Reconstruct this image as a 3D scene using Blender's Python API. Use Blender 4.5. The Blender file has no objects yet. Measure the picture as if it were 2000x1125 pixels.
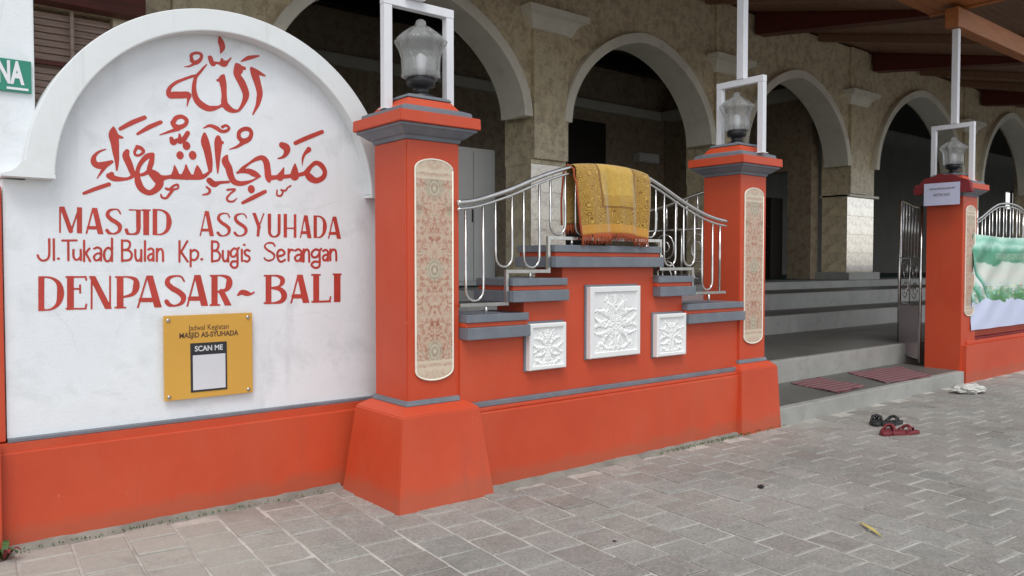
import bpy, bmesh, math, random
import numpy as np
from mathutils import Vector, Matrix
random.seed(7)
R = math.radians
S = bpy.context.scene

# ---------------------------------------------------------------- camera, sky, sun, exposure
cam_d = bpy.data.cameras.new('camera'); cam = bpy.data.objects.new('camera', cam_d)
S.collection.objects.link(cam); S.camera = cam
cam.location = (0, 0, 1.45); cam.rotation_euler = (R(90 - 1.75), 0, R(-39))
cam_d.sensor_width = 36; cam_d.lens = 27.74; cam_d.clip_start = .05; cam_d.clip_end = 2000
SUN_EL, SUN_AZ = 58, 215            # azimuth of the sun, degrees clockwise from +Y
world = bpy.data.worlds.new('World'); S.world = world; world.use_nodes = True
wn = world.node_tree; bg = wn.nodes['Background']
sky = wn.nodes.new('ShaderNodeTexSky'); sky.sky_type = 'NISHITA'; sky.sun_disc = False
sky.sun_elevation = R(SUN_EL); sky.sun_rotation = R(SUN_AZ); sky.dust_density = 1.0; sky.air_density = 1.0; sky.ozone_density = 1
hs = wn.nodes.new('ShaderNodeHueSaturation'); hs.inputs['Saturation'].default_value = .25
wn.links.new(sky.outputs[0], hs.inputs['Color']); wn.links.new(hs.outputs[0], bg.inputs['Color'])
bg.inputs['Strength'].default_value = .15
sun_d = bpy.data.lights.new('sun', 'SUN'); sun = bpy.data.objects.new('sun', sun_d); S.collection.objects.link(sun)
sun_d.energy = 1.15; sun_d.angle = R(28); sun_d.color = (1, .97, .93)
sd = Vector((math.sin(R(SUN_AZ)) * math.cos(R(SUN_EL)), math.cos(R(SUN_AZ)) * math.cos(R(SUN_EL)), math.sin(R(SUN_EL))))
sun.rotation_euler = sd.to_track_quat('Z', 'Y').to_euler()
S.view_settings.view_transform = 'Standard'; S.view_settings.look = 'None'
S.view_settings.exposure = 0.40; S.view_settings.gamma = 1
S.cycles.max_bounces = 8; S.cycles.diffuse_bounces = 5; S.cycles.transparent_max_bounces = 12

# ---------------------------------------------------------------- materials
class NT:
    def __init__(s, name):
        s.m = bpy.data.materials.new(name); s.m.use_nodes = True
        s.t = s.m.node_tree; s.b = s.t.nodes['Principled BSDF']
    def n(s, ty, **k):
        x = s.t.nodes.new('ShaderNode' + ty)
        for a, v in k.items(): setattr(x, a, v)
        return x
    def l(s, a, b): s.t.links.new(a, b)
    def mix(s, fac, a, b, mode='MIX'):
        x = s.n('MixRGB', blend_type=mode)
        for i, v in ((0, fac), (1, a), (2, b)):
            if isinstance(v, (int, float)): x.inputs[i].default_value = v
            elif isinstance(v, tuple): x.inputs[i].default_value = (*v, 1)
            else: s.l(v, x.inputs[i])
        return x.outputs[0]
    def noise(s, scale, detail=4, rough=.55, co=None, dist=0):
        x = s.n('TexNoise'); x.inputs['Scale'].default_value = scale; x.inputs['Detail'].default_value = detail
        x.inputs['Roughness'].default_value = rough; x.inputs['Distortion'].default_value = dist
        s.l(co if co is not None else s.obj(), x.inputs['Vector']); return x.outputs['Fac']
    def obj(s):
        if not hasattr(s, '_tc'): s._tc = s.n('TexCoord')
        return s._tc.outputs['Object']
    def scaled(s, v, co=None):
        x = s.n('Mapping'); x.inputs['Scale'].default_value = v; s.l(co if co is not None else s.obj(), x.inputs[0]); return x.outputs[0]
    def ramp(s, fac, *stops):
        x = s.n('ValToRGB'); e = x.color_ramp.elements
        while len(e) < len(stops): e.new(.5)
        for i, (p, c) in enumerate(stops):
            e[i].position = p; e[i].color = (*c, 1) if isinstance(c, tuple) else (c, c, c, 1)
        s.l(fac, x.inputs[0]); return x.outputs[0]
    def math(s, op, a, b=0.0):
        x = s.n('Math', operation=op)
        for i, v in ((0, a), (1, b)):
            if isinstance(v, (int, float)): x.inputs[i].default_value = v
            else: s.l(v, x.inputs[i])
        return x.outputs[0]
    def col(s, v):
        if isinstance(v, tuple): s.b.inputs['Base Color'].default_value = (*v, 1)
        else: s.l(v, s.b.inputs['Base Color'])
    def set(s, rough=None, metal=None, spec=None, coat=None, trans=None):
        for k, v in (('Roughness', rough), ('Metallic', metal), ('Specular IOR Level', spec), ('Coat Weight', coat), ('Transmission Weight', trans)):
            if v is not None: s.b.inputs[k].default_value = v
    def bump(s, h, strength=.2, dist=.01):
        x = s.n('Bump'); x.inputs['Strength'].default_value = strength; x.inputs['Distance'].default_value = dist
        s.l(h, x.inputs['Height']); s.l(x.outputs[0], s.b.inputs['Normal'])

def cracks(k, a, colr, thr=.012, amt=.5, sc=1.3, lo=.5):
    n = k.n('TexNoise'); n.inputs['Scale'].default_value = 3; n.inputs['Detail'].default_value = 5; k.l(k.obj(), n.inputs['Vector'])
    mx = k.mix(.14, k.obj(), n.outputs['Color'])
    v = k.n('TexVoronoi', feature='DISTANCE_TO_EDGE'); v.inputs['Scale'].default_value = sc; k.l(mx, v.inputs['Vector'])
    e = k.ramp(v.outputs['Distance'], (0.0, 1.0), (thr, 0.0))
    m = k.ramp(k.noise(1.1, 3, .5), (lo, 0.0), (lo + .08, 1.0))
    return k.mix(k.math('MULTIPLY', k.math('MULTIPLY', e, m), amt), a, colr)
def drips(k, a, colr, amt=.3, sc=7):
    f = k.ramp(k.noise(1.0, 4, .6, co=k.scaled((sc, sc, .55))), (.56, 0.0), (.72, 1.0))
    g = k.ramp(k.noise(.8, 3, .6), (.45, 0.0), (.6, 1.0))
    return k.mix(k.math('MULTIPLY', k.math('MULTIPLY', f, g), amt), a, colr)
def painted(name, c, var=.12, rough=.55, dirt=None, bump=.25, scale=1.0):
    k = NT(name)
    d = tuple(x * (1 - var) for x in c); li = tuple(min(1, x * (1 + var * .6) + .01) for x in c)
    a = k.ramp(k.noise(1.6 * scale, 5, .6), (.3, d), (.7, li))
    if dirt:
        f = k.ramp(k.noise(3.1 * scale, 6, .7, dist=.4), (.52, 0.0), (.75, 1.0))
        a = k.mix(k.math('MULTIPLY', f, dirt[1]), a, dirt[0])
    if name in ('white_wall_paint', 'slate_grey_paint', 'white_moulding_paint', 'white_steel_paint'):
        a = drips(k, a, tuple(x * .62 for x in c), .35, 9)
    if name == 'white_wall_paint': a = cracks(k, a, (.55, .56, .55), .008, .22, 1.1, .50)
    k.col(a); k.set(rough=rough)
    h = k.mix(.4, k.noise(9, 4), k.noise(90, 2)); k.bump(h, bump, .006)
    return k.m

def red_wall():
    k = NT('orange_red_paint')
    a = k.ramp(k.noise(1.3, 5, .6), (.3, (.52, .057, .017)), (.7, (.605, .076, .025)))
    # chalky faded patches and runs
    f = k.ramp(k.noise(1.0, 6, .65, co=k.scaled((1.8, 1.8, .9)), dist=.6), (.45, 0.0), (.72, 1.0))
    a = k.mix(k.math('MULTIPLY', f, .35), a, (.53, .115, .055))
    a = drips(k, a, (.42, .075, .04), .5, 8); a = cracks(k, a, (.34, .06, .03), .007, .16, 1.2, .55)
    ch = k.ramp(k.noise(34, 4, .7, dist=.5), (.70, 0.0), (.72, 1.0)); a = k.mix(k.math('MULTIPLY', ch, .5), a, (.60, .26, .18))
    # splash dirt near the ground: a stain with its own ragged edge
    g = k.n('NewGeometry'); sx = k.n('SeparateXYZ'); k.l(g.outputs['Position'], sx.inputs[0])
    zz = k.math('ADD', sx.outputs[2], k.math('MULTIPLY', k.noise(6, 5, .7), -.16))
    e = k.ramp(zz, (.0, 1.0), (.06, 0.0))
    a = k.mix(k.math('MULTIPLY', e, .35), a, (.30, .12, .07))
    k.col(a); k.set(rough=.5)
    k.bump(k.mix(.35, k.noise(7, 4), k.noise(80, 2)), .3, .006); return k.m
M = {}
M['red'] = red_wall()
M['grey'] = painted('slate_grey_paint', (.165, .185, .215), .18, .55, ((.25, .24, .21), .5), .4, 2.5)
M['white'] = painted('white_wall_paint', (.80, .835, .86), .07, .55, ((.50, .53, .54), .5), .6)
M['arch_white'] = painted('white_moulding_paint', (.77, .80, .80), .04, .5, ((.5, .5, .46), .2), .2)
M['lettering'] = painted('red_lettering_paint', (.50, .045, .028), .14, .5, None, .1, 4)
M['steelwhite'] = painted('white_steel_paint', (.76, .77, .80), .04, .4, ((.5, .45, .4), .12), .1)
M['carved'] = painted('white_carved_stone', (.80, .81, .80), .04, .5, None, .15)
M['concrete'] = painted('grey_concrete_step', (.35, .35, .325), .16, .6, ((.16, .155, .14), .5), .3)
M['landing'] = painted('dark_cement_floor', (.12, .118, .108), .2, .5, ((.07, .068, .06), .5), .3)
M['cream'] = painted('cream_plaster', (.86, .83, .71), .08, .6, ((.3, .28, .22), .3), .3)
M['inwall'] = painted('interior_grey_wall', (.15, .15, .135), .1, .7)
M['inband'] = painted('interior_cornice_plaster', (.62, .62, .54), .1, .7)
M['carpet'] = painted('green_carpet', (.015, .06, .045), .2, .95)
M['darkred'] = painted('dark_red_cloth', (.19, .010, .014), .2, .7)
M['black'] = painted('black_metal', (.015, .015, .017), .2, .35)
M['plaque'] = painted('yellow_plaque_print', (.66, .36, .055), .06, .35, None, .05)
M['ink'] = painted('dark_print', (.10, .045, .02), .1, .5)
M['inkblack'] = painted('black_print', (.02, .02, .025), .1, .4)
M['paper'] = painted('white_print_paper', (.66, .67, .70), .05, .5)
M['lavpaper'] = painted('lavender_laminated_paper', (.55, .57, .74), .05, .3)
M['green'] = painted('green_enamel_sign', (.02, .24, .16), .15, .4)
M['cabinet'] = painted('pale_grey_laminate', (.72, .73, .72), .05, .5)
M['fringe'] = painted('rust_red_fringe', (.36, .075, .02), .25, .9)
M['sandal_black'] = painted('black_rubber', (.018, .018, .018), .2, .6)
M['sandal_red'] = painted('maroon_rubber', (.18, .02, .025), .25, .6)
M['plastic'] = painted('white_crumpled_plastic', (.56, .56, .52), .15, .35)
M['leaf'] = painted('green_leaf', (.05, .12, .02), .4, .6)
M['stem'] = painted('dry_yellow_leaf', (.62, .52, .16), .2, .7)

def wood(name, c1, c2, sc=(1.2, 12, 12), rough=.5):
    k = NT(name)
    a = k.ramp(k.noise(2.2, 6, .65, co=k.scaled(sc), dist=.5), (.3, c1), (.7, c2))
    k.col(a); k.set(rough=rough); k.bump(k.noise(3, 5, .6, co=k.scaled(sc)), .2, .004); return k.m
M['darkwood'] = wood('dark_maroon_wood', (.07, .012, .007), (.17, .028, .014))
M['ceilwood'] = wood('brown_ceiling_board', (.20, .105, .06), (.38, .22, .14))
M['orangewood'] = wood('orange_brown_wood', (.30, .095, .025), (.46, .17, .05))
M['slat'] = wood('weathered_slat_wood', (.34, .24, .20), (.62, .48, .42))
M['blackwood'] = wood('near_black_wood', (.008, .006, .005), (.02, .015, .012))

def steel():
    k = NT('stainless_steel'); k.col(k.ramp(k.noise(20, 3), (.3, (.60, .59, .57)), (.7, (.76, .75, .73))))
    k.set(rough=.22, metal=1); return k.m
M['steel'] = steel()
def marble(name, rough, c, coat=0, cior=1.5):
    k = NT(name)
    n1 = k.noise(6, 9, .75, dist=.5); n2 = k.noise(2.2, 5, .6, dist=.8); n3 = k.noise(38, 4, .7)
    a = k.ramp(n1, (.28, tuple(x * .48 for x in c)), (.43, (c[0] * .9, c[1] * .78, c[2] * .75)), (.55, tuple(x * 1.45 for x in c)), (.72, (c[0] * .75, c[1] * .55, c[2] * .5)))
    a = k.mix(.38, a, k.ramp(n2, (.35, tuple(x * .72 for x in c)), (.65, tuple(x * 1.15 for x in c))))
    a = k.mix(k.math('MULTIPLY', k.ramp(n3, (.55, 0.0), (.68, 1.0)), .45), a, tuple(x * .35 for x in c))
    k.col(a); k.set(rough=rough, coat=coat)
    k.b.inputs['Coat Roughness'].default_value = .04; k.b.inputs['Coat IOR'].default_value = cior
    k.bump(n2, .06, .006); return k.m
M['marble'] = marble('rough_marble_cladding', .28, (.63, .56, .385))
M['marble_in'] = marble('shade_toned_brown_marble', .5, (.33, .27, .19))  # brown marble, darkened so the interior's shade sits in its colour
M['polished'] = marble('polished_marble_cladding', .07, (.86, .82, .76), 1.0, 2.2); M['polished'].node_tree.nodes['Principled BSDF'].inputs['Metallic'].default_value = .85

M['semi_polished'] = marble('honed_marble_cladding', .16, (.62, .57, .49), 1.0, 1.9); M['semi_polished'].node_tree.nodes['Principled BSDF'].inputs['Metallic'].default_value = .35
def paver(name, attr):
    k = NT(name)
    if attr:
        a_ = k.n('Attribute', attribute_name='rnd'); r = a_.outputs['Fac']
    else:
        a_ = k.n('ObjectInfo'); r = a_.outputs['Random']
    g = k.n('NewGeometry'); p = g.outputs['Position']
    base = k.ramp(r, (0, (.275, .255, .232)), (.35, (.302, .286, .262)), (.7, (.325, .314, .288)), (1, (.285, .284, .262)))
    lg = k.ramp(k.noise(.55, 4, .6, co=p, dist=.5), (.35, .80), (.7, 1.16))
    a = k.mix(1, base, lg, 'MULTIPLY')
    a = k.mix(1, a, k.ramp(k.noise(60, 4, .7, co=p), (.3, .70), (.7, 1.26)), 'MULTIPLY')
    a = k.mix(1, a, k.ramp(k.noise(9, 6, .7, co=p, dist=1.2), (.35, .88), (.68, 1.12)), 'MULTIPLY')
    # paler tan towards the left end, with a ragged edge
    sx = k.n('SeparateXYZ'); k.l(p, sx.inputs[0])
    q = k.math('ADD', sx.outputs[0], k.math('MULTIPLY', k.noise(2, 4, .6, co=p), .9))
    f = k.ramp(k.math('MULTIPLY', q, .25), (.42, 1.0), (.62, 0.0))
    a = k.mix(k.math('MULTIPLY', f, .5), a, (.47, .455, .395))
    gm = k.ramp(k.noise(1.7, 6, .7, co=p, dist=1.5), (.55, 0.0), (.66, 1.0)); a = k.mix(k.math('MULTIPLY', gm, .25), a, (.16, .17, .125))
    st = k.ramp(k.noise(3.1, 5, .65, co=p, dist=.8), (.58, 0.0), (.68, 1.0))
    a = k.mix(k.math('MULTIPLY', st, .32), a, (.15, .14, .125))
    k.col(a); k.set(rough=.8)
    k.bump(k.mix(.5, k.noise(25, 5, .7, co=p), k.noise(140, 3, .6, co=p)), .45, .006); return k.m
M['paver'] = paver('concrete_paver', False); M['paverstuff'] = paver('concrete_paver_field', True)
def grout():
    k = NT('pale_cement_joint'); g = k.n('NewGeometry'); p = g.outputs['Position']
    a = k.ramp(k.noise(5, 5, .7, co=p), (.3, (.36, .345, .31)), (.7, (.62, .60, .55)))
    f = k.ramp(k.noise(.9, 5, .7, co=p, dist=1), (.40, 1.0), (.58, 0.0))
    k.col(k.mix(k.math('MULTIPLY', f, .35), a, (.18, .175, .15))); k.set(rough=.95)
    k.bump(k.noise(60, 4, co=p), .5, .01); return k.m
M['grout'] = grout(); M['asphalt'] = painted('worn_asphalt', (.16, .16, .155), .2, .9, ((.24, .23, .21), .5), .5)
M['fillet'] = painted('weathered_cement', (.235, .225, .195), .3, .9, ((.12, .12, .08), .7), .6, 3)

def mosaic():
    k = NT('mosaic_ornament'); o = k.obj()
    sx = k.n('SeparateXYZ'); k.l(o, sx.inputs[0])
    cb = k.n('CombineXYZ'); k.l(k.math('ABSOLUTE', sx.outputs[0]), cb.inputs[0]); k.l(sx.outputs[2], cb.inputs[2])
    co = cb.outputs[0]
    a = k.ramp(k.noise(26, 7, .8, co=co, dist=.6), (.28, (.10, .10, .06)), (.39, (.42, .15, .09)), (.47, (.56, .34, .25)), (.56, (.70, .56, .44)), (.66, (.22, .22, .14)))
    w = k.n('TexVoronoi', feature='DISTANCE_TO_EDGE'); w.inputs['Scale'].default_value = 22; k.l(co, w.inputs['Vector'])
    e = k.ramp(w.outputs['Distance'], (.0, 1.0), (.07, 0.0))
    a = k.mix(k.math('MULTIPLY', e, .45), a, (.70, .62, .48))
    g = k.ramp(k.noise(7, 4, .6, co=co, dist=1), (.56, 0.0), (.66, 1.0))
    a = k.mix(k.math('MULTIPLY', g, .5), a, (.22, .27, .17))
    # rosettes down the middle
    z = sx.outputs[2]
    fr = k.math('PINGPONG', k.math('ADD', z, 10.0), .25)
    rr = k.math('SQRT', k.math('ADD', k.math('POWER', k.math('MULTIPLY', sx.outputs[0], 1.25), 2), k.math('POWER', fr, 2)))
    a = k.mix(k.ramp(k.math('MULTIPLY', rr, 10), (.60, .45), (.80, 0.0)), a, (.22, .25, .16))
    ring = k.ramp(k.math('MULTIPLY', rr, 10), (.08, 1.0), (.16, .2), (.30, .0), (.38, .9), (.50, .1), (.62, .5), (.72, 0.0))
    a = k.mix(k.math('MULTIPLY', ring, .6), a, (.86, .82, .68))
    # pale borders at both rounded ends
    az = k.math('ABSOLUTE', z)
    b_ = k.ramp(az, (.55, 0.0), (.56, 1.0), (.585, .1), (.60, .9), (.64, .45))
    a = k.mix(k.math('MULTIPLY', b_, .9), a, (.80, .72, .56))
    a = k.mix(1, a, (.86, .84, .82), 'MULTIPLY'); k.col(a); k.set(rough=.35); k.bump(k.noise(40, 4, co=co), .4, .004); return k.m
M['mosaic'] = mosaic()
def rugmat():
    k = NT('gold_rug_weave'); o = k.obj(); sx = k.n('SeparateXYZ'); k.l(o, sx.inputs[0])
    x, z = sx.outputs[0], sx.outputs[2]
    uv = k.n('UVMap'); su = k.n('SeparateXYZ'); k.l(uv.outputs[0], su.inputs[0]); u, v = su.outputs[0], su.outputs[1]
    base = k.ramp(k.noise(30, 4, .6), (.3, (.47, .29, .055)), (.7, (.58, .375, .085)))
    vo = k.n('TexVoronoi'); vo.inputs['Scale'].default_value = 22; k.l(k.scaled((1, .4, 1)), vo.inputs['Vector'])
    rg1 = k.math('PINGPONG', k.math('MULTIPLY', vo.outputs['Distance'], 5.5), .5)
    pat = k.ramp(k.math('ADD', rg1, k.math('MULTIPLY', k.noise(70, 3, .6), .25)), (.30, 0.0), (.40, 1.0))
    # plain field with its own frame, patterned border round it
    au = k.math('ABSOLUTE', k.math('SUBTRACT', u, .52))
    inx = k.math('LESS_THAN', au, .23); iny = k.math('GREATER_THAN', v, .40)
    inn = k.math('MULTIPLY', inx, iny)
    fx = k.math('LESS_THAN', au, .26); fy = k.math('GREATER_THAN', v, .37)
    fr = k.math('SUBTRACT', k.math('MULTIPLY', fx, fy), inn)
    mid = k.math('MULTIPLY', inn, k.math('LESS_THAN', v, .56))
    amt = k.math('ADD', k.math('MULTIPLY', k.math('SUBTRACT', 1.0, inn), .85), k.math('MULTIPLY', mid, .5))
    edge = k.math('LESS_THAN', v, .14)
    a = k.mix(k.math('MULTIPLY', pat, amt), base, (.19, .085, .02))
    a = k.mix(k.math('MULTIPLY', fr, .75), a, (.20, .085, .02))
    a = k.mix(k.math('MULTIPLY', edge, .75), a, (.60, .30, .06))
    k.col(a); k.set(rough=.9, spec=.2); k.b.inputs['Sheen Weight'].default_value = .3
    k.bump(k.mix(.5, vo.outputs['Distance'], k.noise(200, 2)), .5, .004); return k.m
M['rug'] = rugmat()
def banner():
    k = NT('printed_vinyl_banner'); uv = k.n('UVMap'); su = k.n('SeparateXYZ'); k.l(uv.outputs[0], su.inputs[0]); u, v = su.outputs[0], su.outputs[1]
    n = k.noise(5, 5, .6, co=uv.outputs[0], dist=.8)
    vv = k.math('ADD', v, k.math('MULTIPLY', k.math('SUBTRACT', n, .5), .16))
    a = k.ramp(vv, (.30, (.06, .24, .08)), (.40, (.20, .46, .28)), (.46, (.62, .74, .64)), (.58, (.70, .71, .64)), (.69, (.60, .70, .60)), (.71, (.07, .30, .17)), (.83, (.06, .30, .18)), (.86, (.18, .50, .36)), (.90, (.50, .82, .68)), (.95, (.24, .62, .46)), (1.0, (.55, .84, .72)))
    fg = k.n('TexVoronoi'); fg.inputs['Scale'].default_value = 26; k.l(uv.outputs[0], fg.inputs['Vector'])
    fm = k.math('MULTIPLY', k.math('LESS_THAN', fg.outputs['Distance'], .42), k.math('MULTIPLY', k.math('GREATER_THAN', v, .30), k.math('LESS_THAN', v, .50)))
    a = k.mix(k.math('MULTIPLY', fm, .55), a, k.mix(.35, fg.outputs['Color'], (.80, .78, .72)))
    dl = k.math('ADD', u, k.math('MULTIPLY', k.math('SUBTRACT', v, .5), .55))
    a = k.mix(k.ramp(dl, (.10, 1.0), (.16, 0.0)), a, k.ramp(k.math('FRACT', k.math('MULTIPLY', k.math('ADD', dl, k.math('MULTIPLY', n, .05)), 9)), (.1, (.03, .30, .19)), (.5, (.30, .62, .50)), (.8, (.74, .78, .76))))
    lines = k.math('MULTIPLY', k.math('LESS_THAN', k.math('FRACT', k.math('MULTIPLY', v, 14)), .3), k.math('MULTIPLY', k.math('GREATER_THAN', v, .38), k.math('LESS_THAN', v, .5)))
    a = k.mix(k.math('MULTIPLY', k.math('MULTIPLY', lines, k.math('GREATER_THAN', u, .26)), .7), a, (.70, .82, .74))
    dt = k.math('MULTIPLY', k.math('MULTIPLY', k.math('GREATER_THAN', v, .75), k.math('LESS_THAN', v, .82)), k.math('GREATER_THAN', u, .27))
    a = k.mix(k.math('MULTIPLY', k.math('MULTIPLY', dt, k.ramp(k.noise(60, 2, co=uv.outputs[0]), (.45, 0.0), (.55, 1.0))), .6), a, (.40, .50, .36))
    # leaves / figures band
    lf = k.ramp(k.noise(16, 5, .7, co=uv.outputs[0]), (.45, 0.0), (.6, 1.0))
    bd = k.math('MULTIPLY', k.math('GREATER_THAN', v, .24), k.math('LESS_THAN', v, .46))
    a = k.mix(k.math('MULTIPLY', k.math('MULTIPLY', lf, bd), .8), a, (.08, .26, .07))
    # pale blue lower field with a scalloped top edge
    ed = k.math('ADD', v, k.math('MULTIPLY', k.noise(7, 3, .5, co=uv.outputs[0]), -.28))
    lo = k.math('LESS_THAN', ed, .16)
    a = k.mix(lo, a, (.62, .68, .88))
    k.col(a); k.set(rough=.35); return k.m
M['banner'] = banner()
def matstripe():
    k = NT('striped_doormat'); o = k.obj(); sx = k.n('SeparateXYZ'); k.l(o, sx.inputs[0])
    s_ = k.math('PINGPONG', k.math('ADD', sx.outputs[1], 5), .045)
    f = k.ramp(k.math('MULTIPLY', s_, 20), (.35, 0.0), (.5, 1.0))
    a = k.mix(f, (.17, .025, .04), (.25, .13, .14)); a = k.mix(k.math('MULTIPLY', k.noise(9, 4), .5), a, (.16, .13, .12))
    k.col(a); k.set(rough=.95); k.bump(k.noise(120, 3), .6, .008); return k.m
M['mat'] = matstripe()
def lampglass():
    k = NT('ribbed_clear_acrylic'); k.col((.62, .64, .63)); k.set(rough=.10, trans=.55, coat=1.0); k.b.inputs['IOR'].default_value = 1.25
    k.b.inputs['Alpha'].default_value = .62; return k.m
M['lampglass'] = lampglass()
def sheet():
    k = NT('steel_sheet_pink_reflection'); k.col((.66, .54, .57)); k.set(rough=.3, metal=.75); return k.m  # pink reflection of the red paint is put into the steel colour
M['sheet'] = sheet()

# ---------------------------------------------------------------- object helpers
COL = S.collection
def link(name, me, mat=None, parent=None, loc=None):
    if mat is not None and not me.materials: me.materials.append(M[mat] if isinstance(mat, str) else mat)
    o = bpy.data.objects.new(name, me); COL.objects.link(o)
    if parent is not None: o.parent = parent
    if loc is not None: o.location = loc
    return o
def thing(name, label, cat, loc=(0, 0, 0), rz=0, group=None):
    o = bpy.data.objects.new(name, None); COL.objects.link(o); o.location = loc; o.rotation_euler = (0, 0, rz)
    o.empty_display_size = .1
    o['label'] = label; o['category'] = cat
    if group: o['group'] = group
    return o
def tag(o, label, cat, group=None):
    o['label'] = label; o['category'] = cat
    if group: o['group'] = group
    return o
def struct(o): o['kind'] = 'structure'; return o
def bm_mesh(name, bm):
    bmesh.ops.recalc_face_normals(bm, faces=bm.faces)
    me = bpy.data.meshes.new(name); bm.to_mesh(me); bm.free(); return me
def bx(bm, x0, x1, y0, y1, z0, z1, bev=0.0):
    v = [bm.verts.new((x, y, z)) for x in (x0, x1) for y in (y0, y1) for z in (z0, z1)]
    fs = [bm.faces.new([v[i] for i in f]) for f in ((0, 1, 3, 2), (4, 6, 7, 5), (0, 4, 5, 1), (2, 3, 7, 6), (0, 2, 6, 4), (1, 5, 7, 3))]
    if bev:
        es = list({e for f in fs for e in f.edges})
        bmesh.ops.bevel(bm, geom=es, offset=bev, segments=2, affect='EDGES', profile=.6)
def box(name, x0, x1, y0, y1, z0, z1, mat, parent=None, bev=0.0):
    bm = bmesh.new()
    o = parent
    off = Vector((0, 0, 0))
    if parent is not None: off = Vector(parent.location)
    cx, cy, cz = (x0 + x1) / 2, (y0 + y1) / 2, (z0 + z1) / 2
    bx(bm, x0 - cx, x1 - cx, y0 - cy, y1 - cy, z0 - cz, z1 - cz, bev)
    return link(name, bm_mesh(name, bm), mat, parent, Vector((cx, cy, cz)) - off)
def frust(bm, cx, cy, z0, h0, z1, h1, caps=(1, 1)):
    a = [bm.verts.new((cx + sx * h0, cy + sy * h0, z0)) for sx, sy in ((-1, -1), (1, -1), (1, 1), (-1, 1))]
    b = [bm.verts.new((cx + sx * h1, cy + sy * h1, z1)) for sx, sy in ((-1, -1), (1, -1), (1, 1), (-1, 1))]
    for i in range(4): bm.faces.new((a[i], a[(i + 1) % 4], b[(i + 1) % 4], b[i]))
    if caps[0]: bm.faces.new(a[::-1])
    if caps[1]: bm.faces.new(b)
def stack(name, prof, mat, parent, bev=.004, cx=0, cy=0):
    bm = bmesh.new()
    rings = []
    for z, h in prof:
        rings.append([bm.verts.new((cx + sx * h, cy + sy * h, z)) for sx, sy in ((-1, -1), (1, -1), (1, 1), (-1, 1))])
    for a, b in zip(rings, rings[1:]):
        for i in range(4): bm.faces.new((a[i], a[(i + 1) % 4], b[(i + 1) % 4], b[i]))
    bm.faces.new(rings[0][::-1]); bm.faces.new(rings[-1])
    if bev:
        bmesh.ops.bevel(bm, geom=list(bm.edges), offset=bev, segments=2, affect='EDGES')
    return link(name, bm_mesh(name, bm), mat, parent)
def tube_bm(bm, pts, r, n=8, closed=False):
    pts = [Vector(p) for p in pts]; rings = []
    rr = r if isinstance(r, (list, tuple)) else [r] * len(pts)
    up = Vector((0, 0, 1)); prev = None
    for i, p in enumerate(pts):
        if i == 0: d = pts[1] - p
        elif i == len(pts) - 1: d = p - pts[i - 1]
        else: d = (pts[i + 1] - p).normalized() + (p - pts[i - 1]).normalized()
        d.normalize()
        if prev is None:
            s = d.cross(up)
            if s.length < .1: s = d.cross(Vector((0, 1, 0)))
        else: s = prev - d * prev.dot(d)
        s.normalize(); t = s.cross(d); prev = s
        rings.append([bm.verts.new(p + (s * math.cos(a) + t * math.sin(a)) * rr[i]) for a in [2 * math.pi * k / n for k in range(n)]])
    for a, b in zip(rings, rings[1:]):
        for k in range(n):
            f = bm.faces.new((a[k], a[(k + 1) % n], b[(k + 1) % n], b[k])); f.smooth = True
    bm.faces.new(rings[0][::-1]); bm.faces.new(rings[-1])
def tube(name, pts, r, mat, parent=None, n=8):
    bm = bmesh.new(); off = Vector(parent.location) if parent is not None else Vector()
    tube_bm(bm, [Vector(p) - off for p in pts], r, n); return link(name, bm_mesh(name, bm), mat, parent)
def lathe_bm(bm, prof, n=24, cx=0, cy=0, flute=0, k=8):
    rings = []
    for z, r in prof:
        rings.append([bm.verts.new((cx + r * (1 + flute * math.cos(k * a)) * math.cos(a), cy + r * (1 + flute * math.cos(k * a)) * math.sin(a), z)) for a in [2 * math.pi * i / n for i in range(n)]])
    for a, b in zip(rings, rings[1:]):
        for i in range(n):
            f = bm.faces.new((a[i], a[(i + 1) % n], b[(i + 1) % n], b[i])); f.smooth = True
    bm.faces.new(rings[0][::-1]); bm.faces.new(rings[-1])
def prism_y(bm, poly, y0, y1):
    a = [bm.verts.new((x, y0, z)) for x, z in poly]; b = [bm.verts.new((x, y1, z)) for x, z in poly]
    n = len(poly)
    bm.faces.new(a); bm.faces.new(b[::-1])
    for i in range(n): bm.faces.new((a[i], b[i], b[(i + 1) % n], a[(i + 1) % n]))
def copy_tree(o, parent=None):
    c = o.copy(); COL.objects.link(c); c.parent = parent
    for ch in list(KIDS.get(o.name, [])): copy_tree(ch, c)
    return c
KIDS = {}
def kids():
    KIDS.clear()
    for o in bpy.data.objects:
        if o.parent: KIDS.setdefault(o.parent.name, []).append(o)
def text(name, body, size, mat, parent, loc, rot=(R(90), 0, 0), squeeze=1.0, bold=0.0):
    cu = bpy.data.curves.new(name, 'FONT'); cu.body = body; cu.size = size; cu.align_x = 'CENTER'; cu.align_y = 'CENTER'; cu.offset = bold
    t = bpy.data.objects.new('t', cu); COL.objects.link(t)
    dg = bpy.context.evaluated_depsgraph_get(); me = bpy.data.meshes.new_from_object(t.evaluated_get(dg))
    bpy.data.objects.remove(t); me.materials.clear()
    o = link(name, me, mat, parent, loc); o.rotation_euler = rot; o.scale = (squeeze, 1, 1); return o

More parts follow.
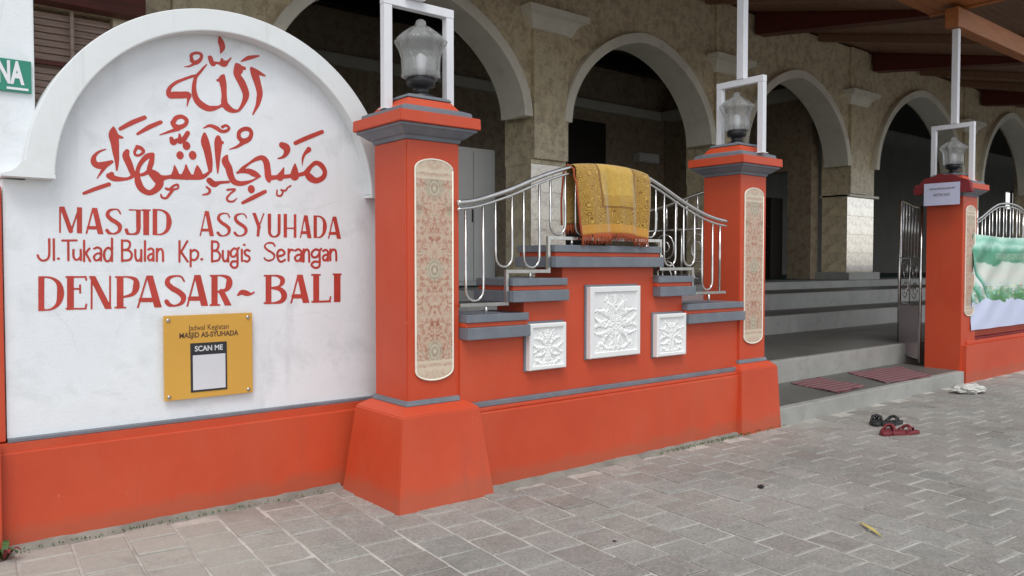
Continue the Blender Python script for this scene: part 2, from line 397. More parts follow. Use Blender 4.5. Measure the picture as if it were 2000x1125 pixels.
# ---------------------------------------------------------------- ground
def plane(name, x0, x1, y0, y1, z, mat):
    me = bpy.data.meshes.new(name); me.from_pydata([(x0, y0, z), (x1, y0, z), (x1, y1, z), (x0, y1, z)], [], [(0, 1, 2, 3)])
    return link(name, me, mat)
struct(plane('ground', -800, 800, -800, 800, -.035, 'asphalt'))
pv = bpy.data.objects.new('pavement', None); COL.objects.link(pv); struct(pv)
bed = plane('joint_bed', -3.2, 16.2, -3.7, 5.2, -.0055, 'grout'); bed.parent = pv
SZ = .245; ANG = R(-4.5)
def paver_mesh():
    bm = bmesh.new(); h = SZ / 2 - .0075; t = .0
    prof = [(-.03, h), (-.004, h), (.0, h - .006)]
    rings = [[bm.verts.new((sx * q, sy * q, z)) for sx, sy in ((-1, -1), (1, -1), (1, 1), (-1, 1))] for z, q in prof]
    for a, b in zip(rings, rings[1:]):
        for i in range(4): bm.faces.new((a[i], a[(i + 1) % 4], b[(i + 1) % 4], b[i]))
    bm.faces.new(rings[-1]); me = bm_mesh('paver', bm); me.materials.append(M['paver']); return me
PM = paver_mesh()
def in_view(x, y, m=.12):
    f = Vector((math.sin(R(39)), math.cos(R(39)))); r = Vector((math.cos(R(39)), -math.sin(R(39))))
    p = Vector((x, y)); w = p.dot(f)
    if w < 1: return False
    u = p.dot(r) / w * 1541 / 1000; v = (1.45 / w * 1541 - 47) / 562.5
    return abs(u) < 1 + m and v < 1 + m
rest = []; cand = []
for i in range(-16, 66):
    for j in range(-24, 30):
        x = .245 * i + SZ * .5; y = SZ * (j + (.5 if i % 2 else 0))
        X = 1.88 + x * math.cos(ANG) - y * math.sin(ANG) * 1.0; Y = 3.0 + x * math.sin(ANG) + y * math.cos(ANG)
        if X < -3 or X > 16 or Y < -3.5: continue
        lim = 4.60 if X < 2.45 else (4.1 if X < 3.05 else 3.92)
        if Y > lim: continue
        (cand if in_view(X, Y) and (X * X + Y * Y) < 169 else rest).append((X, Y))
cand.sort(key=lambda p: p[0] ** 2 + p[1] ** 2)
rest += cand[300:]
for X, Y in cand[:300]:
    o = link('paver', PM, None, pv, (X, Y, random.uniform(-.003, .004)))
    o.rotation_euler = (random.gauss(0, .009), random.gauss(0, .009), ANG + random.gauss(0, .010) + random.choice((0, math.pi)))
vs, fs, cols = [], [], []
for X, Y in rest:
    b = len(vs); a = ANG + random.gauss(0, .006); c, s = math.cos(a), math.sin(a); dz = random.uniform(-.002, .003)
    for z, q in ((-.02, SZ / 2 - .006), (0, SZ / 2 - .011)):
        for sx, sy in ((-1, -1), (1, -1), (1, 1), (-1, 1)):
            vs.append((X + (sx * c - sy * s) * q, Y + (sx * s + sy * c) * q, z + dz + random.gauss(0, .0008)))
    fs += [(b + i, b + (i + 1) % 4, b + 4 + (i + 1) % 4, b + 4 + i) for i in range(4)] + [(b + 4, b + 5, b + 6, b + 7)]
    cols += [random.random()] * 5
me = bpy.data.meshes.new('paver_field'); me.from_pydata(vs, [], fs)
at = me.attributes.new('rnd', 'FLOAT', 'FACE'); at.data.foreach_set('value', cols)
o = link('paver_field', me, 'paverstuff', pv); o['kind'] = 'stuff'
# cement fillet along the foot of the walls
bm = bmesh.new()
def fillet(x0, x1, y):
    n = max(2, int((x1 - x0) / .06)); prev = None
    for i in range(n + 1):
        x = x0 + (x1 - x0) * i / n; w = .05 + .03 * random.random(); h = .012 + .008 * random.random()
        cur = [bm.verts.new((x, y, h + .012)), bm.verts.new((x, y - w * .5, h * .8)), bm.verts.new((x, y - w, -.008))]
        if prev:
            for k in (0, 1): bm.faces.new((prev[k], cur[k], cur[k + 1], prev[k + 1]))
        prev = cur
fillet(-.6, 2.33, 4.665); fillet(3.02, 5.7, 3.985)
struct(link('cement_fillet', bm_mesh('cement_fillet', bm), 'fillet'))

# ---------------------------------------------------------------- sign wall (left)
CX, CZ, RI, RO = 1.646, 1.878, .910, 1.050
sw = thing('sign_wall', 'white painted sign wall with round arch top, red Arabic and Latin lettering and orange-red base', 'wall', (1.66, 4.72, 0))
def at0(o, x, y, z): o.location = Vector((x, y, z)) - Vector(o.parent.location)
box('wall_base', -.62, 2.60, 4.66, 5.0, -.03, .497, 'red', sw, .008)
bm = bmesh.new(); prism_y(bm, [(0, 0), (0, 0)][:0] or [(-2.28, .497), (.94, .497), (.94, .540), (-2.28, .540)], -.05, .2)
link('base_cap', bm_mesh('base_cap', bm), 'red', sw)
box('grey_joint', .515, 2.60, 4.69, 4.95, .541, .560, 'grey', sw, .003)  # strip in grey paint between base cap and white panel
pts = [(.515 - 1.66, .561), (2.80 - 1.66, .561), (2.80 - 1.66, CZ)]
n = 64
for i in range(n + 1):
    a = math.pi * i / n; pts.append((CX - 1.66 + (RO - .02) * math.cos(a), CZ + (RO - .02) * math.sin(a)))
pts.append((.515 - 1.66, CZ))
bm = bmesh.new(); prism_y(bm, pts, -.0, .16); link('white_panel', bm_mesh('white_panel', bm), 'white', sw)
# arch moulding with flared foot
def arch_band(name, cx, cz, ri, ro, y0, y1, mat, parent, bev=.005, a0=.034, dz_=.016):
    bm = bmesh.new(); n = 72; rings = []
    for i in range(n + 1):
        a = a0 + (math.pi - 2 * a0) * i / n; c, s = math.cos(a), math.sin(a)
        prof = [(ri, y1), (ri, y0 + bev * 1.6), (ri + bev * .5, y0 + bev * .4), (ri + bev * 1.6, y0), (ro - bev, y0), (ro - bev * .25, y0 + bev * .25), (ro, y0 + bev), (ro, y1)]
        rings.append([bm.verts.new((cx + r * c, y, cz + r * s - (dz_ if r > (ri + ro) / 2 else 0))) for r, y in prof])
    for a, b in zip(rings, rings[1:]):
        for k in range(len(a)):
            f = bm.faces.new((a[k], a[(k + 1) % len(a)], b[(k + 1) % len(a)], b[k]))
    bm.faces.new(rings[0]); bm.faces.new(rings[-1][::-1])
    return link(name, bm_mesh(name, bm), mat, parent)
arch_band('arch_moulding', CX - 1.66, CZ, RI, RO, -.10, .165, 'arch_white', sw)
for sgn in (-1, 1):
    bm = bmesh.new(); x = CX - 1.66
    foot = [(x + sgn * (RI + .003), CZ - .001), (x + sgn * (RI + .003), CZ + .0)][:1] + [(x + sgn * RO, CZ - .001)]
    prof = [(RI + .002, 1.903 - .02), (RI + .002, 1.868), (1.150, 1.868), (1.150, 1.888), (1.10, 1.895), (1.077, 1.93), (1.068, 1.98), (1.058, 1.98)]
    prism_y(bm, [(x + sgn * a, b + .02) for a, b in [(RI + .0, 1.866), (1.142, 1.866), (1.142, 1.880), (1.105, 1.892), (1.075, 1.915), (1.052, 1.955), (RI + .0, 1.885)]], -.102, .16)
    link('moulding_foot', bm_mesh('moulding_foot', bm), 'arch_white', sw)

# painted lettering: brush strokes as signed distances on the board, contoured into flat meshes
LETTERS = {
 'arabic_name': [
  (1,[(1.8,2.627,0.0235),(1.819,2.593,0.047),(1.837,2.54,0.0425),(1.848,2.49,0.038),(1.843,2.452,0.0325),(1.833,2.413,0.0235),(1.819,2.384,0.016),(1.805,2.355,0.01)],None),
  (1,[(1.805,2.623,0.0285),(1.84,2.61,0.0285),(1.881,2.598,0.0105)],None),
  (1,[(1.737,2.661,0.008),(1.775,2.686,0.023),(1.808,2.699,0.0205),(1.846,2.712,0.0085)],None),
  (1,[(1.706,2.64,0.014),(1.72,2.615,0.0555),(1.71,2.581,0.041),(1.736,2.539,0.0465),(1.756,2.496,0.0445),(1.763,2.465,0.0395),(1.755,2.431,0.0305),(1.736,2.392,0.0205),(1.715,2.366,0.016),(1.683,2.362,0.0275),(1.653,2.375,0.0415),(1.635,2.398,0.041),(1.633,2.438,0.032),(1.631,2.479,0.034),(1.627,2.514,0.041),(1.623,2.541,0.04),(1.632,2.563,0.0135)],None),
  (1,[(1.722,2.624,0.027),(1.755,2.623,0.021)],None),
  (1,[(1.621,2.536,0.032),(1.594,2.528,0.013)],None),
  (1,[(1.633,2.393,0.027),(1.605,2.376,0.016),(1.574,2.363,0.027),(1.538,2.358,0.036),(1.503,2.372,0.04),(1.477,2.395,0.0375),(1.464,2.425,0.033),(1.46,2.464,0.026),(1.465,2.505,0.0215),(1.474,2.533,0.017),(1.497,2.563,0.015),(1.519,2.593,0.0115),(1.534,2.611,0.0065)],None),
  (1,[(1.479,2.541,0.012),(1.448,2.529,0.015),(1.405,2.507,0.0155),(1.363,2.483,0.0175),(1.333,2.455,0.0195),(1.32,2.427,0.0255),(1.328,2.406,0.0365),(1.353,2.41,0.0395),(1.391,2.415,0.0395),(1.428,2.42,0.0345),(1.427,2.393,0.015),(1.42,2.357,0.006)],None),
  (1,[(1.45,2.626,0.0215),(1.448,2.652,0.0175),(1.476,2.668,0.016),(1.501,2.665,0.0185),(1.504,2.646,0.018),(1.489,2.623,0.022),(1.467,2.611,0.0245),(1.447,2.619,0.0195)],None),
  (1,[(1.48,2.618,0.017),(1.453,2.596,0.013),(1.432,2.584,0.0095),(1.408,2.578,0.0045)],None),
  (1,[(1.554,2.652,0.028),(1.568,2.62,0.0285),(1.586,2.629,0.015),(1.608,2.629,0.018),(1.633,2.631,0.038),(1.654,2.645,0.017),(1.676,2.672,0.0075)],None),
  (1,[(1.622,2.654,0.016),(1.624,2.632,0.0315)],None),
  (1,[(1.609,2.783,0.0105),(1.618,2.753,0.0365),(1.625,2.727,0.034),(1.619,2.703,0.018),(1.613,2.688,0.005)],None),
 ],
 'arabic_title': [
  (1,[(1.032,2.192,0.011),(1.031,2.154,0.0475),(1.037,2.111,0.043),(1.041,2.062,0.0345),(1.046,2.013,0.023),(1.045,1.961,0.0085)],None),
  (1,[(1.041,2.148,0.029),(1.075,2.142,0.0125)],None),
  (1,[(0.991,2.07,0.006),(0.959,2.054,0.012),(0.936,2.028,0.0195),(0.932,1.999,0.03),(0.949,1.981,0.0345),(0.98,1.984,0.036),(1.021,2.006,0.017)],None),
  (1,[(0.993,1.984,0.0205),(0.973,1.953,0.015),(0.947,1.91,0.0045)],None),
  (1,[(0.883,1.826,0.016),(0.938,1.853,0.021),(1.005,1.882,0.022)],None),
  (1,[(1.066,2.188,0.02),(1.125,2.228,0.0255),(1.191,2.264,0.023)],None),
  (1,[(1.153,2.169,0.014),(1.214,2.213,0.0245),(1.276,2.248,0.021)],None),
  (1,[(1.099,2.069,0.024),(1.092,2.044,0.037),(1.105,2.008,0.0365),(1.119,1.969,0.032),(1.125,1.939,0.024),(1.102,1.92,0.0155),(1.06,1.914,0.024),(1.029,1.917,0.033),(1.006,1.928,0.03)],None),
  (1,[(1.02,1.939,0.0235),(1.006,1.931,0.019)],None),
  (1,[(1.151,2.099,0.0195),(1.172,2.091,0.0215),(1.183,2.074,0.0165),(1.164,2.054,0.0145),(1.142,2.052,0.0145),(1.137,2.07,0.0145),(1.151,2.097,0.0195)],None),
  (1,[(1.23,2.063,0.0225),(1.202,2.05,0.029),(1.173,2.018,0.0245),(1.155,1.982,0.022),(1.149,1.946,0.025),(1.154,1.901,0.037),(1.173,1.865,0.0355),(1.211,1.848,0.0295),(1.249,1.872,0.036),(1.265,1.908,0.045),(1.244,1.943,0.0545),(1.213,1.973,0.0295),(1.223,2.017,0.029),(1.23,2.058,0.0225)],None),
  (1,[(1.213,1.971,0.0245),(1.186,1.951,0.0195),(1.16,1.942,0.0165)],None),
  (1,[(1.253,1.928,0.0495),(1.302,1.94,0.0225),(1.336,1.948,0.0255)],None),
  (1,[(1.347,2.009,0.008),(1.351,1.976,0.0305),(1.351,1.955,0.0455)],None),
  (1,[(1.41,2.019,0.008),(1.412,1.986,0.0305),(1.413,1.96,0.054)],None),
  (1,[(1.473,2.019,0.008),(1.476,1.99,0.0365),(1.478,1.964,0.054)],None),
  (1,[(1.336,1.946,0.028),(1.411,1.95,0.0315),(1.493,1.955,0.029),(1.53,1.976,0.018),(1.551,2.001,0.016)],None),
  (1,[(1.517,2.207,0.018),(1.519,2.162,0.0485),(1.532,2.111,0.044),(1.542,2.053,0.0385),(1.547,1.998,0.024)],None),
  (1,[(1.595,2.194,0.0265),(1.595,2.164,0.0455),(1.592,2.1,0.035),(1.591,2.047,0.024),(1.59,1.985,0.0085)],None),
  (1,[(1.595,2.17,0.032),(1.619,2.167,0.019)],None),
  (1,[(1.414,2.147,0.01),(1.414,2.129,0.0435),(1.413,2.11,0.0105)],None),
  (1,[(1.378,2.089,0.01),(1.378,2.071,0.041),(1.377,2.053,0.01)],None),
  (1,[(1.449,2.097,0.01),(1.448,2.077,0.044),(1.448,2.056,0.01)],None),
  (1,[(1.332,2.162,0.0225),(1.341,2.14,0.0305),(1.364,2.155,0.0235),(1.379,2.151,0.0305),(1.399,2.164,0.0285),(1.422,2.202,0.0265)],None),
  (1,[(1.377,2.19,0.012),(1.379,2.159,0.0255)],None),
  (1,[(1.34,2.248,0.0255),(1.358,2.28,0.025),(1.39,2.292,0.0235),(1.416,2.277,0.0235),(1.41,2.251,0.0215),(1.38,2.231,0.0275),(1.352,2.234,0.03),(1.34,2.253,0.0255)],None),
  (1,[(1.37,2.22,0.0225),(1.32,2.199,0.0145),(1.27,2.176,0.006)],None),
  (1,[(1.271,1.842,0.009),(1.278,1.825,0.013),(1.3,1.823,0.013),(1.319,1.847,0.016),(1.335,1.869,0.0155)],None),
  (1,[(1.299,1.877,0.014),(1.318,1.873,0.0155),(1.341,1.895,0.0135),(1.363,1.902,0.013),(1.364,1.883,0.0105),(1.34,1.874,0.013)],None),
  (1,[(1.524,1.9,0.011),(1.543,1.883,0.016),(1.534,1.862,0.0135),(1.502,1.852,0.0085)],None),
  (1,[(1.512,2.24,0.007),(1.547,2.258,0.018),(1.587,2.248,0.0255),(1.612,2.233,0.0205),(1.642,2.237,0.019),(1.66,2.255,0.0155),(1.643,2.27,0.015),(1.62,2.258,0.0175)],None),
  (1,[(1.717,2.207,0.026),(1.72,2.238,0.024),(1.746,2.259,0.024),(1.778,2.262,0.0265),(1.794,2.241,0.0245),(1.782,2.206,0.027),(1.748,2.187,0.0335),(1.722,2.2,0.026)],None),
  (1,[(1.74,2.178,0.028),(1.724,2.163,0.02),(1.698,2.146,0.014),(1.659,2.13,0.005)],None),
  (1,[(1.645,2.09,0.016),(1.635,2.059,0.043),(1.655,2.019,0.043),(1.665,1.979,0.04),(1.683,1.944,0.036),(1.716,1.932,0.031),(1.758,1.939,0.023),(1.801,1.957,0.0125),(1.841,1.982,0.0125)],None),
  (1,[(1.706,1.992,0.009),(1.738,2.023,0.0205),(1.781,2.059,0.0145),(1.824,2.087,0.0245),(1.861,2.097,0.0325),(1.884,2.074,0.041),(1.892,2.032,0.041),(1.896,1.985,0.042),(1.901,1.961,0.025)],None),
  (1,[(1.704,1.996,0.0115),(1.738,2.005,0.0205),(1.775,2.009,0.0335),(1.812,1.996,0.038),(1.844,1.984,0.014)],None),
  (1,[(1.541,1.938,0.035),(1.568,1.919,0.036),(1.603,1.93,0.0185),(1.654,1.937,0.015)],None),
  (1,[(1.901,1.977,0.032),(1.942,1.984,0.027),(2.021,1.996,0.025),(2.112,2.015,0.025),(2.153,2.035,0.023)],None),
  (1,[(1.996,2.046,0.009),(1.984,2.012,0.0305),(1.971,1.987,0.046)],None),
  (1,[(2.07,2.075,0.0105),(2.069,2.04,0.039),(2.066,2.002,0.059)],None),
  (1,[(2.147,2.029,0.0365),(2.177,2.07,0.0265),(2.212,2.095,0.0285),(2.248,2.081,0.0355),(2.272,2.044,0.0315),(2.258,2.004,0.0325),(2.211,1.982,0.0375),(2.171,1.998,0.0475),(2.147,2.024,0.036)],None),
  (1,[(2.163,2.175,0.034),(2.16,2.171,0.0315),(2.136,2.146,0.0195),(2.122,2.115,0.0155),(2.118,2.074,0.0055)],None),
  (1,[(1.986,2.186,0.0385),(2.014,2.173,0.0495),(2.016,2.146,0.0365),(1.994,2.115,0.019),(1.959,2.101,0.008)],None),
  (1,[(2.074,2.207,0.026),(2.149,2.246,0.028),(2.255,2.296,0.026)],None),
  (1,[(1.79,1.92,0.01),(1.79,1.902,0.0445),(1.79,1.883,0.009)],None),
  (1,[(1.736,1.817,0.018),(1.8,1.852,0.026),(1.876,1.893,0.0225)],None),
  (1,[(1.645,1.89,0.0125),(1.691,1.895,0.0125),(1.664,1.869,0.0115),(1.644,1.845,0.013),(1.649,1.824,0.0135),(1.679,1.823,0.0115),(1.701,1.842,0.006)],None),
  (1,[(1.952,1.906,0.01),(1.951,1.876,0.012),(1.975,1.873,0.0125),(1.989,1.895,0.012),(1.978,1.91,0.011)],None),
  (1,[(1.978,1.908,0.011),(2.006,1.907,0.013),(2.021,1.926,0.01),(2.04,1.938,0.012)],None),
 ],
 'mosque_name': [
  (0,[(0.77,1.776,0.0085),(0.767,1.585,0.0085)],(1.613,1.751)),
  (0,[(0.775,1.763,0.022),(0.817,1.624,0.022)],(1.613,1.751)),
  (0,[(0.816,1.613,0.0085),(0.856,1.739,0.009)],(1.613,1.751)),
  (0,[(0.861,1.781,0.0245),(0.858,1.587,0.0245)],(1.613,1.751)),
  (0,[(0.93,1.768,0.0085),(0.889,1.603,0.0085)],(1.611,1.751)),
  (0,[(0.93,1.765,0.0245),(0.963,1.597,0.028)],(1.611,1.751)),
  (0,[(0.902,1.644,0.018),(0.955,1.645,0.018)],(1.611,1.751)),
  (1,[(1.06,1.725,0.0085),(1.049,1.745,0.009),(1.027,1.748,0.01),(1.003,1.737,0.016),(0.996,1.714,0.02),(1.014,1.692,0.023),(1.038,1.677,0.023),(1.056,1.657,0.023),(1.051,1.629,0.016),(1.025,1.614,0.0105),(1.003,1.618,0.0165),(0.992,1.632,0.018)],(1.61,1.752)),
  (0,[(1.107,1.749,0.0095),(1.166,1.751,0.009)],(1.61,1.752)),
  (0,[(1.152,1.782,0.0235),(1.151,1.653,0.024)],(1.61,1.752)),
  (1,[(1.151,1.668,0.024),(1.147,1.627,0.0185),(1.123,1.614,0.0115),(1.097,1.616,0.0165),(1.089,1.637,0.0185)],(1.61,1.752)),
  (0,[(1.193,1.784,0.031),(1.19,1.582,0.0305)],(1.611,1.755)),
  (0,[(1.173,1.75,0.0095),(1.212,1.752,0.01)],(1.611,1.755)),
  (0,[(1.239,1.787,0.024),(1.236,1.582,0.024)],(1.612,1.759)),
  (1,[(1.233,1.753,0.0095),(1.274,1.753,0.01),(1.305,1.731,0.0195),(1.313,1.687,0.029),(1.302,1.642,0.0195),(1.272,1.618,0.0105),(1.231,1.615,0.0095)],(1.612,1.759)),
  (0,[(1.522,1.777,0.008),(1.483,1.605,0.008)],(1.613,1.759)),
  (0,[(1.522,1.774,0.022),(1.554,1.599,0.0255)],(1.613,1.759)),
  (0,[(1.495,1.647,0.016),(1.546,1.649,0.016)],(1.613,1.759)),
  (1,[(1.657,1.727,0.0085),(1.646,1.747,0.0085),(1.623,1.75,0.009),(1.598,1.739,0.014),(1.592,1.716,0.019),(1.61,1.694,0.0205),(1.634,1.679,0.0205),(1.653,1.659,0.021),(1.648,1.631,0.0145),(1.621,1.616,0.009),(1.599,1.62,0.0145),(1.587,1.634,0.0165)],(1.612,1.754)),
  (1,[(1.759,1.729,0.009),(1.747,1.748,0.008),(1.724,1.751,0.009),(1.698,1.74,0.015),(1.692,1.718,0.019),(1.71,1.696,0.021),(1.735,1.681,0.021),(1.754,1.66,0.021),(1.749,1.633,0.015),(1.722,1.618,0.0095),(1.699,1.622,0.0145),(1.687,1.636,0.0165)],(1.614,1.755)),
  (0,[(1.799,1.776,0.021),(1.836,1.674,0.022)],(1.617,1.76)),
  (0,[(1.874,1.779,0.009),(1.834,1.674,0.0085)],(1.617,1.76)),
  (0,[(1.834,1.681,0.019),(1.825,1.588,0.017)],(1.617,1.76)),
  (1,[(1.902,1.802,0.0215),(1.901,1.685,0.022),(1.904,1.634,0.0175),(1.931,1.617,0.0105),(1.959,1.635,0.0175),(1.963,1.687,0.02),(1.964,1.805,0.02)],(1.613,1.759)),
  (0,[(2.004,1.79,0.0225),(2.002,1.585,0.022)],(1.615,1.762)),
  (0,[(2.068,1.793,0.0175),(2.066,1.586,0.0185)],(1.615,1.762)),
  (0,[(1.999,1.672,0.0095),(2.069,1.674,0.0095)],(1.615,1.762)),
  (0,[(2.136,1.775,0.0095),(2.1,1.606,0.009)],(1.614,1.758)),
  (0,[(2.136,1.772,0.025),(2.165,1.6,0.0285)],(1.614,1.758)),
  (0,[(2.112,1.648,0.018),(2.158,1.649,0.0185)],(1.614,1.758)),
  (0,[(2.203,1.787,0.023),(2.202,1.586,0.023)],(1.616,1.76)),
  (1,[(2.198,1.754,0.0095),(2.234,1.754,0.0105),(2.262,1.732,0.0185),(2.269,1.689,0.028),(2.259,1.645,0.019),(2.233,1.621,0.0105),(2.196,1.619,0.009)],(1.616,1.76)),
  (0,[(2.334,1.774,0.01),(2.292,1.606,0.0095)],(1.614,1.757)),
  (0,[(2.334,1.771,0.026),(2.371,1.601,0.0295)],(1.614,1.757)),
  (0,[(2.305,1.648,0.019),(2.362,1.649,0.019)],(1.614,1.757)),
 ],
 'street_name': [
  (1,[(0.717,1.579,0.0115),(0.716,1.501,0.011),(0.707,1.475,0.011),(0.687,1.467,0.011),(0.67,1.478,0.011),(0.664,1.495,0.011)],None),
  (0,[(0.738,1.579,0.011),(0.737,1.47,0.011)],None),
  (0,[(0.757,1.478,0.013),(0.759,1.478,0.013)],None),
  (0,[(0.777,1.573,0.011),(0.844,1.575,0.011)],None),
  (0,[(0.805,1.574,0.0115),(0.804,1.47,0.0115)],None),
  (1,[(0.829,1.524,0.0115),(0.828,1.492,0.011),(0.837,1.473,0.0115),(0.853,1.476,0.011),(0.863,1.492,0.011)],None),
  (0,[(0.863,1.525,0.0115),(0.863,1.47,0.0115)],None),
  (0,[(0.88,1.574,0.011),(0.878,1.465,0.0115)],None),
  (0,[(0.879,1.498,0.0115),(0.905,1.533,0.0115)],None),
  (0,[(0.887,1.509,0.011),(0.907,1.465,0.0115)],None),
  (1,[(0.928,1.532,0.0115),(0.944,1.539,0.012),(0.96,1.529,0.0115),(0.961,1.504,0.0115),(0.96,1.468,0.0115)],None),
  (1,[(0.96,1.507,0.0115),(0.94,1.505,0.011),(0.926,1.489,0.0115),(0.932,1.471,0.0115),(0.947,1.471,0.0115),(0.96,1.489,0.0115)],None),
  (0,[(1.016,1.588,0.012),(1.014,1.465,0.0115)],None),
  (1,[(1.013,1.526,0.0125),(0.996,1.538,0.0125),(0.979,1.52,0.0115),(0.976,1.489,0.0125),(0.986,1.465,0.0115),(1.004,1.471,0.0115),(1.013,1.496,0.0115)],None),
  (0,[(1.066,1.58,0.012),(1.065,1.465,0.0115)],None),
  (1,[(1.066,1.577,0.0115),(1.096,1.577,0.0125),(1.107,1.558,0.012),(1.095,1.532,0.012),(1.067,1.526,0.0115)],None),
  (1,[(1.067,1.526,0.0115),(1.101,1.523,0.012),(1.115,1.5,0.012),(1.103,1.473,0.0125),(1.065,1.468,0.012)],None),
  (1,[(1.133,1.528,0.012),(1.133,1.49,0.012),(1.141,1.469,0.0125),(1.155,1.472,0.012),(1.164,1.491,0.012)],None),
  (0,[(1.164,1.528,0.012),(1.163,1.465,0.0125)],None),
  (0,[(1.184,1.577,0.012),(1.182,1.468,0.0125)],None),
  (1,[(1.201,1.53,0.0125),(1.214,1.537,0.0125),(1.227,1.527,0.012),(1.227,1.503,0.012),(1.227,1.468,0.0125)],None),
  (1,[(1.227,1.506,0.0125),(1.21,1.504,0.0125),(1.199,1.489,0.012),(1.204,1.472,0.0115),(1.216,1.472,0.0115),(1.226,1.489,0.012)],None),
  (0,[(1.246,1.535,0.0125),(1.245,1.466,0.0125)],None),
  (1,[(1.245,1.511,0.0125),(1.258,1.533,0.012),(1.273,1.53,0.0125),(1.278,1.507,0.0125),(1.278,1.466,0.0125)],None),
  (0,[(1.369,1.58,0.013),(1.367,1.463,0.012)],None),
  (0,[(1.37,1.508,0.0125),(1.412,1.581,0.012)],None),
  (0,[(1.375,1.522,0.013),(1.413,1.463,0.0125)],None),
  (0,[(1.43,1.531,0.0125),(1.429,1.436,0.0125)],None),
  (1,[(1.43,1.517,0.0125),(1.451,1.531,0.013),(1.471,1.517,0.013),(1.469,1.489,0.013),(1.45,1.472,0.0125),(1.43,1.479,0.013)],None),
  (0,[(1.491,1.477,0.0155),(1.493,1.477,0.015)],None),
  (0,[(1.552,1.584,0.0135),(1.551,1.463,0.013)],None),
  (1,[(1.552,1.58,0.0135),(1.58,1.58,0.013),(1.59,1.56,0.0135),(1.579,1.533,0.013),(1.552,1.527,0.0135)],None),
  (1,[(1.552,1.527,0.0135),(1.584,1.524,0.013),(1.598,1.5,0.013),(1.587,1.472,0.013),(1.551,1.466,0.013)],None),
  (1,[(1.615,1.527,0.0135),(1.614,1.489,0.014),(1.623,1.467,0.0135),(1.637,1.47,0.0135),(1.647,1.489,0.0135)],None),
  (0,[(1.647,1.527,0.013),(1.646,1.463,0.013)],None),
  (1,[(1.703,1.534,0.013),(1.682,1.543,0.013),(1.662,1.522,0.0135),(1.666,1.496,0.0135),(1.686,1.496,0.0135),(1.702,1.522,0.013)],None),
  (1,[(1.711,1.547,0.013),(1.702,1.532,0.0135),(1.702,1.475,0.0135),(1.699,1.436,0.0135),(1.678,1.427,0.014),(1.66,1.445,0.0135),(1.673,1.465,0.014),(1.702,1.463,0.0135)],None),
  (0,[(1.728,1.536,0.013),(1.728,1.467,0.013)],None),
  (0,[(1.742,1.565,0.0135),(1.746,1.565,0.0135)],None),
  (1,[(1.775,1.529,0.014),(1.76,1.535,0.014),(1.745,1.524,0.014),(1.752,1.505,0.014),(1.771,1.494,0.0135),(1.775,1.477,0.0135),(1.759,1.464,0.013),(1.743,1.469,0.013)],None),
  (1,[(1.934,1.561,0.011),(1.923,1.577,0.012),(1.901,1.58,0.0125),(1.877,1.572,0.009),(1.871,1.553,0.0125),(1.889,1.535,0.0135),(1.912,1.522,0.014),(1.93,1.505,0.014),(1.925,1.482,0.01),(1.9,1.471,0.013),(1.878,1.474,0.01),(1.867,1.486,0.011)],None),
  (1,[(1.951,1.498,0.0145),(1.98,1.502,0.0145),(1.997,1.518,0.0145),(1.98,1.538,0.014),(1.957,1.531,0.0145),(1.949,1.502,0.0145),(1.96,1.47,0.0145),(1.979,1.464,0.014),(1.999,1.476,0.014)],None),
  (0,[(2.023,1.541,0.0145),(2.022,1.471,0.0145)],None),
  (1,[(2.022,1.513,0.0145),(2.036,1.538,0.0145),(2.053,1.536,0.0145)],None),
  (1,[(2.068,1.534,0.0145),(2.087,1.542,0.0145),(2.106,1.531,0.0145),(2.107,1.505,0.0145),(2.106,1.468,0.015)],None),
  (1,[(2.106,1.508,0.015),(2.082,1.506,0.0145),(2.065,1.49,0.0145),(2.072,1.471,0.0145),(2.091,1.471,0.0145),(2.105,1.49,0.0145)],None),
  (0,[(2.123,1.542,0.015),(2.122,1.464,0.0145)],None),
  (1,[(2.123,1.515,0.0145),(2.137,1.54,0.0145),(2.154,1.536,0.015),(2.159,1.511,0.0145),(2.16,1.464,0.015)],None),
  (1,[(2.232,1.534,0.015),(2.204,1.543,0.015),(2.178,1.522,0.0145),(2.183,1.495,0.015),(2.211,1.495,0.0155),(2.232,1.522,0.015)],None),
  (1,[(2.243,1.547,0.015),(2.232,1.532,0.0145),(2.232,1.474,0.0155),(2.228,1.435,0.015),(2.2,1.425,0.015),(2.175,1.443,0.015),(2.193,1.464,0.015),(2.232,1.462,0.0155)],None),
  (1,[(2.256,1.533,0.0155),(2.272,1.541,0.015),(2.289,1.53,0.0155),(2.289,1.506,0.015),(2.289,1.471,0.0155)],None),
  (1,[(2.289,1.509,0.015),(2.268,1.507,0.015),(2.254,1.492,0.0145),(2.26,1.475,0.015),(2.276,1.475,0.0155),(2.288,1.492,0.0145)],None),
  (0,[(2.306,1.544,0.015),(2.306,1.473,0.0145)],None),
  (1,[(2.306,1.519,0.0155),(2.322,1.542,0.015),(2.341,1.539,0.015),(2.347,1.516,0.015),(2.348,1.473,0.015)],None),
 ],
 'city_name': [
  (0,[(0.679,1.422,0.0275),(0.675,1.171,0.027)],(1.205,1.386)),
  (1,[(0.672,1.381,0.0095),(0.72,1.378,0.0105),(0.756,1.349,0.0225),(0.765,1.294,0.033),(0.752,1.24,0.022),(0.717,1.212,0.01),(0.669,1.212,0.0085)],(1.205,1.386)),
  (0,[(0.813,1.422,0.032),(0.809,1.171,0.0325)],(1.206,1.386)),
  (0,[(0.793,1.381,0.0095),(0.884,1.38,0.0095)],(1.206,1.386)),
  (0,[(0.884,1.385,0.009),(0.887,1.364,0.0095)],(1.206,1.386)),
  (0,[(0.811,1.318,0.0095),(0.854,1.317,0.0095)],(1.206,1.386)),
  (0,[(0.857,1.337,0.0095),(0.857,1.296,0.0095)],(1.206,1.386)),
